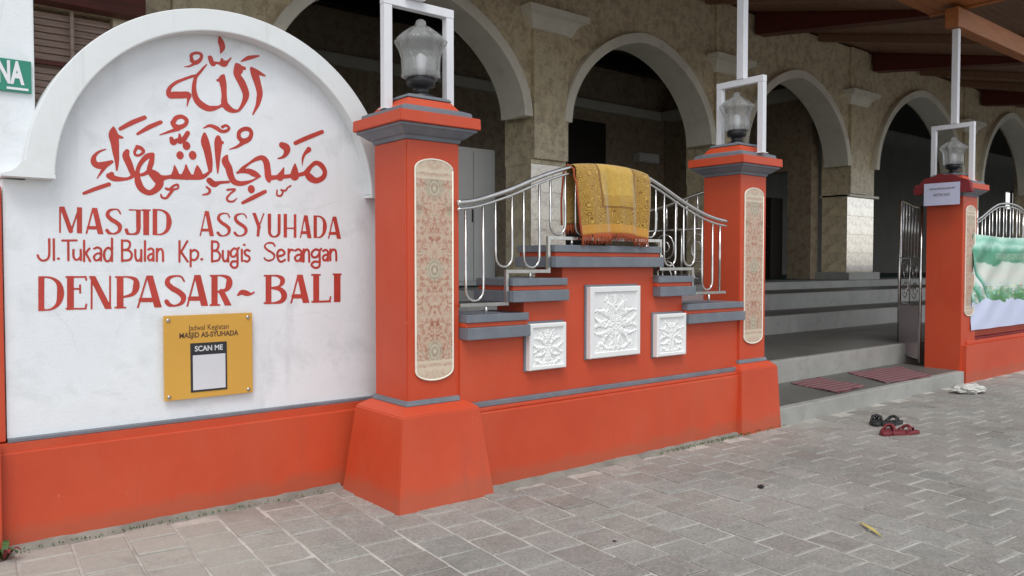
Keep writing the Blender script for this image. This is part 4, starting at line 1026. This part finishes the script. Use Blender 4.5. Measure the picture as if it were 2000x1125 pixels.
# ---------------------------------------------------------------- right wall, its railing and banner
rw = thing('banner_wall', 'orange-red wall right of the entrance with a green banner hung on it', 'wall', (12, 4.2, 0))
bm = bmesh.new()
prism_y(bm, [(10.30 - 12, -.03), (14 - 12, -.03), (14 - 12, .455), (10.30 - 12, .455)], -.25, .15); link('wall_base', bm_mesh('wall_base', bm), 'red', rw)
box('base_step', 10.40, 14, 3.985, 4.36, .456, .50, 'red', rw, .006)
box('base_band', 10.45, 14, 4.01, 4.34, .501, .53, 'darkred', rw, .004)
body('wall_body', [(10.62, .531), (14, .531), (14, 1.53), (11.3, 1.53), (11.3, 1.30), (10.98, 1.30), (10.98, 1.09), (10.62, 1.09)], 4.07, 4.32, 'red', rw)
V = []; UV = []; nx, nz = 70, 34
for j in range(nz + 1):
    for i in range(nx + 1):
        u, v = i / nx, j / nz; x = 10.52 + 2.6 * u; z = .628 + (1.825 - .628) * v
        fold = .018 * math.sin((v - u * 1.6) * 16) * math.exp(-2.2 * u) * (v ** .5) + .008 * math.sin(u * 23 + v * 5)
        sag = -.03 * math.sin(math.pi * min(1, u * 1.2)) * v
        V.append((x - 11.8, -.045 + fold, z + sag - 1.2)); UV.append((u, v))
F = [(j * (nx + 1) + i, j * (nx + 1) + i + 1, (j + 1) * (nx + 1) + i + 1, (j + 1) * (nx + 1) + i) for j in range(nz) for i in range(nx)]
me = bpy.data.meshes.new('banner'); me.from_pydata(V, [], F); uvl = me.uv_layers.new(name='UVMap')
for lp in me.loops: uvl.data[lp.index].uv = UV[lp.vertex_index]
for p in me.polygons: p.use_smooth = True
o = link('banner', me, 'banner', None, (11.8, 4.03, 1.2)); tag(o, 'wrinkled green and pale blue printed banner hung on the right wall', 'banner')
kids(); b2 = copy_tree(b1); b2.location = (12.10, 4.10, 1.187 + .12); b2['label'] = 'balustrade on the right wall above the green banner, cut by the photo edge'

# ---------------------------------------------------------------- steps and landings
es = thing('entrance_steps', 'wide grey concrete steps climbing from the street to the mosque floor', 'steps', (8, 5, 0))
box('kerb_step', 6.24, 10.24, 3.950, 4.50, -.03, .150, 'concrete', es, .008)
plane_l = box('landing', 6.24, 10.40, 4.03, 4.82, .1505, .1535, 'landing', es)
box('back_fill', -2, 6.24, 4.42, 4.80, -.03, .146, 'landing', es) if False else None
box('step', -1.8, 14.5, 4.801, 6.63, -.03, .400, 'concrete', es, .008)
box('tread_floor', -1.7, 14.5, 4.87, 6.629, .4005, .4045, 'landing', es)
box('step', -1.8, 26, 6.631, 7.52, -.03, .672, 'concrete', es, .008)
box('tread_floor', -1.7, 26, 6.70, 7.519, .6725, .6765, 'landing', es)
box('step', -1.8, 26, 7.521, 8.70, -.03, .940, 'concrete', es, .008)
box('tread_floor', -1.7, 26, 7.60, 8.699, .9405, .9445, 'landing', es)
struct(box('floor', -4, 70, 8.701, 22, -.03, 1.090, 'concrete'))
struct(box('carpet', -4, 70, 9.75, 22, 1.091, 1.098, 'carpet'))
def mat_(pts, z, label):
    cx = sum(p[0] for p in pts) / 4; cy = sum(p[1] for p in pts) / 4
    bm = bmesh.new(); n = 10
    def bil(u, v): a, b, c, d = [Vector(p) for p in pts]; return a * (1 - u) * (1 - v) + b * u * (1 - v) + c * u * v + d * (1 - u) * v
    g = [[bm.verts.new((bil(i / n, j / n).x - cx, bil(i / n, j / n).y - cy, .012 + .006 * math.sin(i * 1.3 + j * .7) * (i in (0, n) or j in (0, n)))) for i in range(n + 1)] for j in range(n + 1)]
    for j in range(n):
        for i in range(n): bm.faces.new((g[j][i], g[j][i + 1], g[j + 1][i + 1], g[j + 1][i]))
    r = bmesh.ops.extrude_face_region(bm, geom=bm.faces[:])
    bmesh.ops.translate(bm, verts=[v for v in r['geom'] if isinstance(v, bmesh.types.BMVert)], vec=(0, 0, -.010))
    o = link('doormat', bm_mesh('doormat', bm), 'mat', None, (cx, cy, z)); tag(o, label, 'doormat', 'striped doormats on the landing')
mat_([(7.48, 4.06), (8.12, 4.10), (8.32, 4.74), (7.68, 4.70)], .154, 'left striped red doormat on the landing, nearer the middle pillar')
mat_([(8.50, 4.06), (9.45, 3.99), (9.98, 4.60), (8.96, 4.74)], .154, 'right striped red doormat on the landing, nearer the gate leaf')

# ---------------------------------------------------------------- mosque arcade
mq = thing('mosque_building', 'marble-clad mosque arcade with pointed cream arches behind the walls', 'building', (12, 9, 1.09))
COLS = [(2.55, 3.60), (7.65, 8.36), (12.05, 12.95), (16.9, 18.1), (22.95, 24.1), (28.6, 29.4)]
APEX = [5.28, 5.28, 5.40, 5.75, 5.9]; ZS = 3.62; TOP = 6.25
def archz(x, a, b, zs, za):
    t = abs((x - (a + b) / 2) / ((b - a) / 2)); t = min(1, t); return zs + (za - zs) * (1 - t ** 1.72) ** .52
def relink(nm, bm, mat, par=mq): return link(nm, bm_mesh(nm, bm), mat, par, -Vector(par.location))
def samples(a, b, n=40): return [(a + b) / 2 - (b - a) / 2 * math.cos(math.pi * i / n) for i in range(n + 1)]
for k, ((_, a), (b, _2)) in enumerate(zip(COLS, COLS[1:])):
    za = APEX[k]; bm = bmesh.new(); xs = samples(a, b)
    ia = [(x, archz(x, a, b, ZS, za - .12)) for x in xs]
    for y0 in (9.0, 9.55):
        vv = [(bm.verts.new((x, y0, z)), bm.verts.new((x, y0, TOP))) for x, z in ia]
        for p, q in zip(vv, vv[1:]): bm.faces.new((p[0], q[0], q[1], p[1]))
    lo = [(bm.verts.new((x, 9.0, z)), bm.verts.new((x, 9.55, z))) for x, z in ia]
    for p, q in zip(lo, lo[1:]): bm.faces.new((p[0], q[0], q[1], p[1]))
    relink('arch_spandrel', bm, 'marble')
    # cream arch moulding, proud of the wall and lining the soffit
    bm = bmesh.new(); ca, cb = a - .12, b - .06
    rings = []
    for i in range(41):
        u = -math.cos(math.pi * i / 40); m_ = (ca + cb) / 2; h = (cb - ca) / 2
        xo, zo = m_ + h * u, archz(m_ + h * u, ca, cb, ZS, za)
        hi = h - .15; xi = m_ + hi * u; zi = archz(xi, m_ - hi, m_ + hi, ZS, za - .16)
        rings.append([bm.verts.new(p) for p in ((xi, 9.45, zi), (xi, 8.885, zi), (xi + (xo - xi) * .06, 8.88, zi + (zo - zi) * .06), (xo, 8.88, zo), (xo, 8.999, zo))])
    for p, q in zip(rings, rings[1:]):
        for t in range(4):
            f = bm.faces.new((p[t], q[t], q[t + 1], p[t + 1]))
    for rg_ in (rings[0], rings[-1]): bm.faces.new(rg_[:5])
    relink('arch_moulding', bm, 'cream')
for k, (a, b) in enumerate(COLS):
    w = 0
    relink_ = box('column', a, b, 9.0, 9.62, 2.95, TOP, 'marble', mq)
    n = 4; zt = 1.28; hh = (2.948 - zt) / n
    core = box('column_core', a + .012, b - .012, 9.012, 9.60, 1.09, 2.949, 'marble', mq)
    split = 1 if b - a < .8 else 2
    for i in range(n):
        for s_ in range(split):
            ww = (b - a) / split
            box('cladding_tile', a + ww * s_ + .002, a + ww * (s_ + 1) - .002, 9.0, 9.0115, zt + hh * i + .0025, zt + hh * (i + 1) - .0025, 'polished' if k > 2 else 'semi_polished', mq)
        box('cladding_tile', a, a + .0115, 9.0125, 9.60, zt + hh * i + .0025, zt + hh * (i + 1) - .0025, 'marble', mq)
    box('column_ledge', a - .0, b + .12, 8.93, 9.66, 2.952, 3.01, 'cream', mq, .01) if k == 3 else None
    box('plinth', a - .10, b + .10, 8.88, 9.70, 1.092, 1.262, 'concrete', mq, .01)
    # capital: stepped corbel
    bm = bmesh.new()
    c0, c1 = a - .06, a + .86
    pz = [(4.90, .0), (4.93, .015), (5.02, .05), (5.08, .105), (5.10, .15), (5.105, .19), (5.20, .20)]; rr_ = []
    for z0, o_ in pz:
        z0 += .03 * k
        rr_.append([bm.verts.new(p) for p in ((c0 - o_ + .06, 8.9995, z0), (c0 - o_ + .06, 8.96 - o_, z0), (c1 + o_ - .06, 8.96 - o_, z0), (c1 + o_ - .06, 8.9995, z0))])
    for p, q in zip(rr_, rr_[1:]):
        for t in range(4): bm.faces.new((p[t], p[(t + 1) % 4], q[(t + 1) % 4], q[t]))
    bm.faces.new(rr_[0]); bm.faces.new(rr_[-1])
    relink('capital', bm, 'cream')
    box('pilaster_strip', a + .004, min(b - .02, a + .76), 8.925, 8.9985, 3.02, 4.895 + .03 * k, 'marble', mq, .004)
    box('pilaster_strip', a + .02, a + .76, 8.95, 8.9995, 5.205 + .03 * k, TOP, 'marble', mq, .004)
# wall left of the first column, with louvred window
bm = bmesh.new(); bx(bm, -3, 1.22, 9.0, 9.55, 1.09, TOP); bx(bm, 1.98, 2.549, 9.0, 9.55, 1.09, TOP); bx(bm, 1.22, 1.98, 9.0, 9.55, 3.99, TOP); bx(bm, 1.22, 1.98, 9.0, 9.55, 1.09, 2.2)
relink('side_wall', bm, 'marble')
for i in range(26):
    z = 2.22 + i * .068
    bm = bmesh.new(); bx(bm, -.37, .37, -.035, .035, -.006, .006); o = link('louvre_slat', bm_mesh('louvre_slat', bm), 'slat', mq, (1.60 - 12, .08, z - 1.09)); o.rotation_euler = (R(64), 0, 0)
box('window_mullion', 1.585, 1.615, 8.985, 9.03, 2.2, 3.98, 'slat', mq); box('window_transom', 1.24, 1.96, 8.984, 9.028, 3.42, 3.46, 'darkwood', mq)
box('window_backing', 1.22, 1.98, 9.20, 9.24, 2.2, 3.99, 'ceilwood', mq)
box('fascia_board', .9, 2.25, 8.80, 8.995, 3.99, 4.75, 'darkwood', mq, .01)
# interior
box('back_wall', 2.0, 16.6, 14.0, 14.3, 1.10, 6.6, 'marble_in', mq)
box('doorway_shade_panel', 12.75, 14.30, 13.93, 13.995, 1.10, 3.95 + 1.0, 'blackwood', mq)  # near-black slab on the wall paints the dark of a doorway; no hole
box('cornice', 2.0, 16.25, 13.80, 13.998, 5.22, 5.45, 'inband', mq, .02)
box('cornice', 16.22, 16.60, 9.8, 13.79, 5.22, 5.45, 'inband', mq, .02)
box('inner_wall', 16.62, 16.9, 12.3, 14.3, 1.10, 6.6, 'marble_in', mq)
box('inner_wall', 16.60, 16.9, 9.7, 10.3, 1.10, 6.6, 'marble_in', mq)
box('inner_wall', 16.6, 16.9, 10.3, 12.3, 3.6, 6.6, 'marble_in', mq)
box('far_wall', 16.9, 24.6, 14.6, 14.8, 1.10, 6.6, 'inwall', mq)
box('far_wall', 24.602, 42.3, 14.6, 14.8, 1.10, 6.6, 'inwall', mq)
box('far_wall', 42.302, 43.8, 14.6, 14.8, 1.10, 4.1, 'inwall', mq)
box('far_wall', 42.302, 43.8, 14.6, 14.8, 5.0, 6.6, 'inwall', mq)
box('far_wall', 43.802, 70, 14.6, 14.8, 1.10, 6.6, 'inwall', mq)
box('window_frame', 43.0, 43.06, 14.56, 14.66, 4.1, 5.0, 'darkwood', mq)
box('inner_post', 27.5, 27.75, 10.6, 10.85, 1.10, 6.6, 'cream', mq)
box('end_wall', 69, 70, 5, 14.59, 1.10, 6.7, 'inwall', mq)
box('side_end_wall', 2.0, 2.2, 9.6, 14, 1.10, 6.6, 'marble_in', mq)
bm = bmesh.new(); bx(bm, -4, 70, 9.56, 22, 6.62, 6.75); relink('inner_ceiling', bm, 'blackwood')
for yy in (10.8, 12.2, 13.4): box('ceiling_beam', 2.2, 16.5, yy, yy + .22, 6.2, 6.615, 'blackwood', mq)
cb_ = thing('storage_cabinet', 'pale grey tall cabinet standing inside the left arch', 'cabinet', (7.3, 10.2, 1.10))
box('body', 6.86, 7.75, 10.0, 10.45, 1.11, 3.26, 'cabinet', cb_, .01)
box('door', 6.88, 7.30, 9.975, 9.998, 1.18, 3.20, 'cabinet', cb_, .006); box('door', 7.315, 7.73, 9.975, 9.998, 1.18, 3.20, 'cabinet', cb_, .006)
box('handle', 7.27, 7.285, 9.955, 9.974, 2.1, 2.3, 'black', cb_)
ac = thing('air_conditioner', 'small pale air conditioner high on the far inner wall behind the balustrade', 'air conditioner', (15.7, 13.9, 3.72))
box('casing', 15.35, 16.10, 13.74, 13.995, 4.08, 4.32, 'cabinet', ac, .02); box('vent_flap', 15.40, 16.05, 13.725, 13.738, 4.095, 4.14, 'paper', ac, .003)
gb = thing('dark_bookcase', 'dark bookcase with two pale objects inside the middle arch', 'bookcase', (16.3, 11.2, 1.10))
box('frame', 16.1, 16.58, 10.4, 12.2, 1.10, 2.98, 'blackwood', gb, .01)
for zz in (1.7, 2.3): box('shelf', 16.02, 16.098, 10.45, 12.15, zz, zz + .03, 'blackwood', gb)
for yy in (11.1, 11.35):
    bm = bmesh.new(); lathe_bm(bm, [(0, .05), (.02, .06), (.12, .055), (.16, .03)], 12)
    o = link('white_jar', bm_mesh('white_jar', bm), 'paper', None, (16.055, yy, 2.33)); tag(o, ('left' if yy > 11.2 else 'right') + ' one of two small white jars on the bookcase shelf', 'jar', 'white jars on the bookcase')

# ---------------------------------------------------------------- canopy roof
rf = thing('canopy_roof', 'brown timber canopy roof over the forecourt with dark maroon beams', 'roof', (12, 6.5, 5))
def roofz(y): return 6.30 + (y - 9) * .235
bm = bmesh.new(); n = 34
for i in range(n):
    y0 = 3.3 + (9.2 - 3.3) * i / n; y1 = 3.3 + (9.2 - 3.3) * (i + 1) / n
    vs_ = [bm.verts.new(p) for p in ((5.2 if y0 < 4.6 else -3, y0 + .006, roofz(y0)), (70, y0 + .006, roofz(y0)), (70, y1, roofz(y1)), (5.2 if y0 < 4.6 else -3, y1, roofz(y1)))]
    r_ = bm.faces.new(vs_); e_ = bmesh.ops.extrude_face_region(bm, geom=[r_]); bmesh.ops.translate(bm, verts=[v for v in e_['geom'] if isinstance(v, bmesh.types.BMVert)], vec=(0, 0, .03))
o = link('ceiling_boards', bm_mesh('ceiling_boards', bm), 'ceilwood', rf, -Vector(rf.location)); o['kind'] = 'stuff'
box('roof_cover', -3, 70, 4.6, 9.6, 6.75, 6.8, 'blackwood', rf)
def beam_y(x, w, d, y0, y1, mat, nm='cross_beam', dz=-.01):
    bm = bmesh.new(); pr = []
    for y in (y0, y1):
        zt = roofz(y) + dz; zb = zt - d if d < .3 else min(zt - .02, 5.86 - .13 * (9 - y))
        pr.append([bm.verts.new(p) for p in ((x, y, zb), (x + w, y, zb), (x + w, y, zt), (x, y, zt))])
    a, b = pr
    for i in range(4): bm.faces.new((a[i], a[(i + 1) % 4], b[(i + 1) % 4], b[i]))
    bm.faces.new(a[::-1]); bm.faces.new(b)
    return link(nm, bm_mesh(nm, bm), mat, rf, -Vector(rf.location))
for x in (3.6, 8.6, 13.25, 17.85, 24.0, 30): beam_y(x, .30, .56, 5.4, 8.94, 'darkwood')
for x in (5.6, 7.1, 10.2, 11.7, 15.5, 20.2, 22.1, 26.5): beam_y(x, .10, .16, 4.75, 8.94, 'ceilwood', 'rafter')
box('eaves_beam', 10.36, 22, 4.13, 4.29, 4.36, 4.60, 'orangewood', rf, .008)
0 and box('tie_beam', 6.2, 22, 6.4, 6.55, 5.15, 5.40, 'darkwood', rf, .008)
for x_ in (): box('eaves_beam', 5.2, 9.88, 4.60, 4.74, 4.62, 4.90, 'orangewood', rf, .008)
for i in range(9):
    y0 = 3.30 + i * .145
    box('soffit_plank', 5.2, 10.62, y0, y0 + .141, 4.655, 4.68, 'orangewood', rf, .003)
box('soffit_edge', 10.63, 10.70, 3.30, 4.60, 4.63, 4.72, 'orangewood', rf, .004)
# pale curved vault band glimpsed between the beams
bm = bmesh.new(); rings = []
for i in range(25):
    a = math.pi * i / 24; c, s = math.cos(a), math.sin(a)
    rings.append([bm.verts.new((20.9 + r * c * 1.25, y, 5.45 + r * s * .62)) for r, y in ((1.55, 8.55), (1.55, 8.75), (1.78, 8.75), (1.78, 8.55))])
bm.free()

# ---------------------------------------------------------------- small things on the pavement
def sandal(x, y, rz, mat, label, roll=0):
    t = thing('sandal', label, 'sandal', (x, y, .004), rz, 'loose sandals on the pavement')
    bm = bmesh.new(); out = []
    for i in range(20):
        a = 2 * math.pi * i / 20; c, s = math.cos(a), math.sin(a); w = .047 - .010 * math.cos(a + .6) + .004 * math.cos(2 * a)
        out.append((.128 * c, w * s))
    A = [bm.verts.new((p[0], p[1], 0)) for p in out]; B = [bm.verts.new((p[0] * 1.01, p[1] * 1.02, .010 + .004 * (p[0] < 0))) for p in out]; Cc = [bm.verts.new((p[0] * .97, p[1] * .95, .020 + .008 * (p[0] < 0))) for p in out]
    for a, b in ((A, B), (B, Cc)):
        for i in range(20): bm.faces.new((a[i], a[(i + 1) % 20], b[(i + 1) % 20], b[i]))
    bm.faces.new(A[::-1]); bm.faces.new(Cc); link('sole', bm_mesh('sole', bm), mat, t)
    for sy in (-1, 1):
        bm = bmesh.new(); tube_bm(bm, [(.075, 0, .022), (.06, sy * .012, .045), (.02, sy * .032, .052), (-.03, sy * .042, .024)], [.006, .007, .008, .007], 6)
        link('strap', bm_mesh('strap', bm), mat, t)
    bm = bmesh.new(); tube_bm(bm, [(.0, -.036, .03), (.02, -.02, .055), (.025, .0, .06), (.02, .02, .055), (.0, .036, .03)], .010, 6); link('strap', bm_mesh('strap', bm), mat, t)
    t.scale = (1.15, 1.15, 1.2); return t
sandal(7.05, 3.45, R(25), 'sandal_black', 'black sandal lying left in the pair behind the maroon ones')
sandal(7.12, 3.34, R(-8), 'sandal_black', 'black sandal lying right in the pair behind the maroon ones')
sandal(6.72, 3.18, R(10), 'sandal_red', 'maroon sandal lying left in front of the black pair')
sandal(6.80, 3.08, R(-22), 'sandal_red', 'maroon sandal lying right in front of the black pair')
# crumpled bag at the kerb
bm = bmesh.new(); bmesh.ops.create_icosphere(bm, subdivisions=4, radius=.1)
rs = np.random.default_rng(5)
from mathutils import noise as mn
for v in bm.verts:
    n_ = mn.noise(v.co * 22) * .35 + mn.noise(v.co * 60) * .16
    v.co = Vector((v.co.x * 1.9, v.co.y * 1.1, v.co.z * .52)) * (1 + n_)
    v.co.z = max(v.co.z, -.045)
o = link('plastic_bag', bm_mesh('plastic_bag', bm), 'plastic', None, (9.53, 3.62, .05)); o.rotation_euler = (0, 0, R(-25)); tag(o, 'crumpled white plastic bag lying by the kerb below the right pillar', 'bag')
# dry leaf
bm = bmesh.new(); prev = None
for i in range(9):
    t = i / 8; w = .012 * math.sin(math.pi * (t * .9 + .08)); z = .006 + .008 * math.sin(t * 3)
    cur = [bm.verts.new((t * .23, -w, z + .004)), bm.verts.new((t * .23, 0, z)), bm.verts.new((t * .23, w, z + .004))]
    if prev:
        for k in (0, 1): bm.faces.new((prev[k], cur[k], cur[k + 1], prev[k + 1]))
    prev = cur
r_ = bmesh.ops.extrude_face_region(bm, geom=bm.faces[:]); bmesh.ops.translate(bm, verts=[v for v in r_['geom'] if isinstance(v, bmesh.types.BMVert)], vec=(0, 0, .002))
o = link('dry_leaf', bm_mesh('dry_leaf', bm), 'stem', None, (4.24, 2.16, .002)); o.rotation_euler = (0, 0, R(-126)); tag(o, 'thin pale yellow dry leaf lying on the pavers in the foreground', 'leaf')
def pebble(x, y, r, label):
    bm = bmesh.new(); bmesh.ops.create_icosphere(bm, subdivisions=2, radius=r)
    for v in bm.verts: v.co *= 1 + .25 * mn.noise(v.co * 80); v.co.z *= .5
    o = link('pebble', bm_mesh('pebble', bm), 'black', None, (x, y, r * .35)); tag(o, label, 'pebble')
pebble(4.45, 2.93, .022, 'largest dark pebble alone on the open pavement'); pebble(2.98, 2.83, .011, 'small dark pebble on the pavers in the lower middle')
# weed at the wall foot
wd = thing('weed_plant', 'small green weed with a reddish leaf at the left foot of the wall', 'plant', (.47, 4.52, 0))
for i in range(16):
    a = random.uniform(0, 6.28); L = random.uniform(.05, .11); h = random.uniform(.03, .10); w = .012 + .008 * random.random()
    bm = bmesh.new(); d = Vector((math.cos(a), math.sin(a), 0)); s_ = Vector((-d.y, d.x, 0)); prev = None
    for k in range(6):
        t = k / 5; c_ = d * L * t + Vector((0, 0, h * math.sin(t * 2.2))); ww = w * math.sin(math.pi * (t * .85 + .1))
        cur = [bm.verts.new(c_ - s_ * ww), bm.verts.new(c_ + Vector((0, 0, -.004))), bm.verts.new(c_ + s_ * ww)]
        if prev:
            for q in (0, 1): bm.faces.new((prev[q], cur[q], cur[q + 1], prev[q + 1]))
        prev = cur
    link('leaf', bm_mesh('leaf', bm), 'leaf' if i % 5 else 'sandal_red', wd)
# moss tufts at the wall foot
bm = bmesh.new()
for i in range(420):
    x = random.choice((random.uniform(4.6, 5.7), random.uniform(5.2, 6.3), random.uniform(.5, 2.2))); y = (3.93 if x > 3 else 4.61) - abs(random.gauss(0, .03))
    h = random.uniform(.006, .02); a = random.uniform(0, 6.28); d = Vector((math.cos(a), math.sin(a), 0)) * .005; p = Vector((x, y, .012))
    bm.faces.new([bm.verts.new(p - d), bm.verts.new(p + d), bm.verts.new(p + Vector((random.gauss(0, .006), random.gauss(0, .006), h)))])
o = link('moss', bm_mesh('moss', bm), 'leaf'); o['kind'] = 'stuff'; tag(o, 'thin moss and grass along the foot of the walls', 'moss')
bpy.context.view_layer.update()
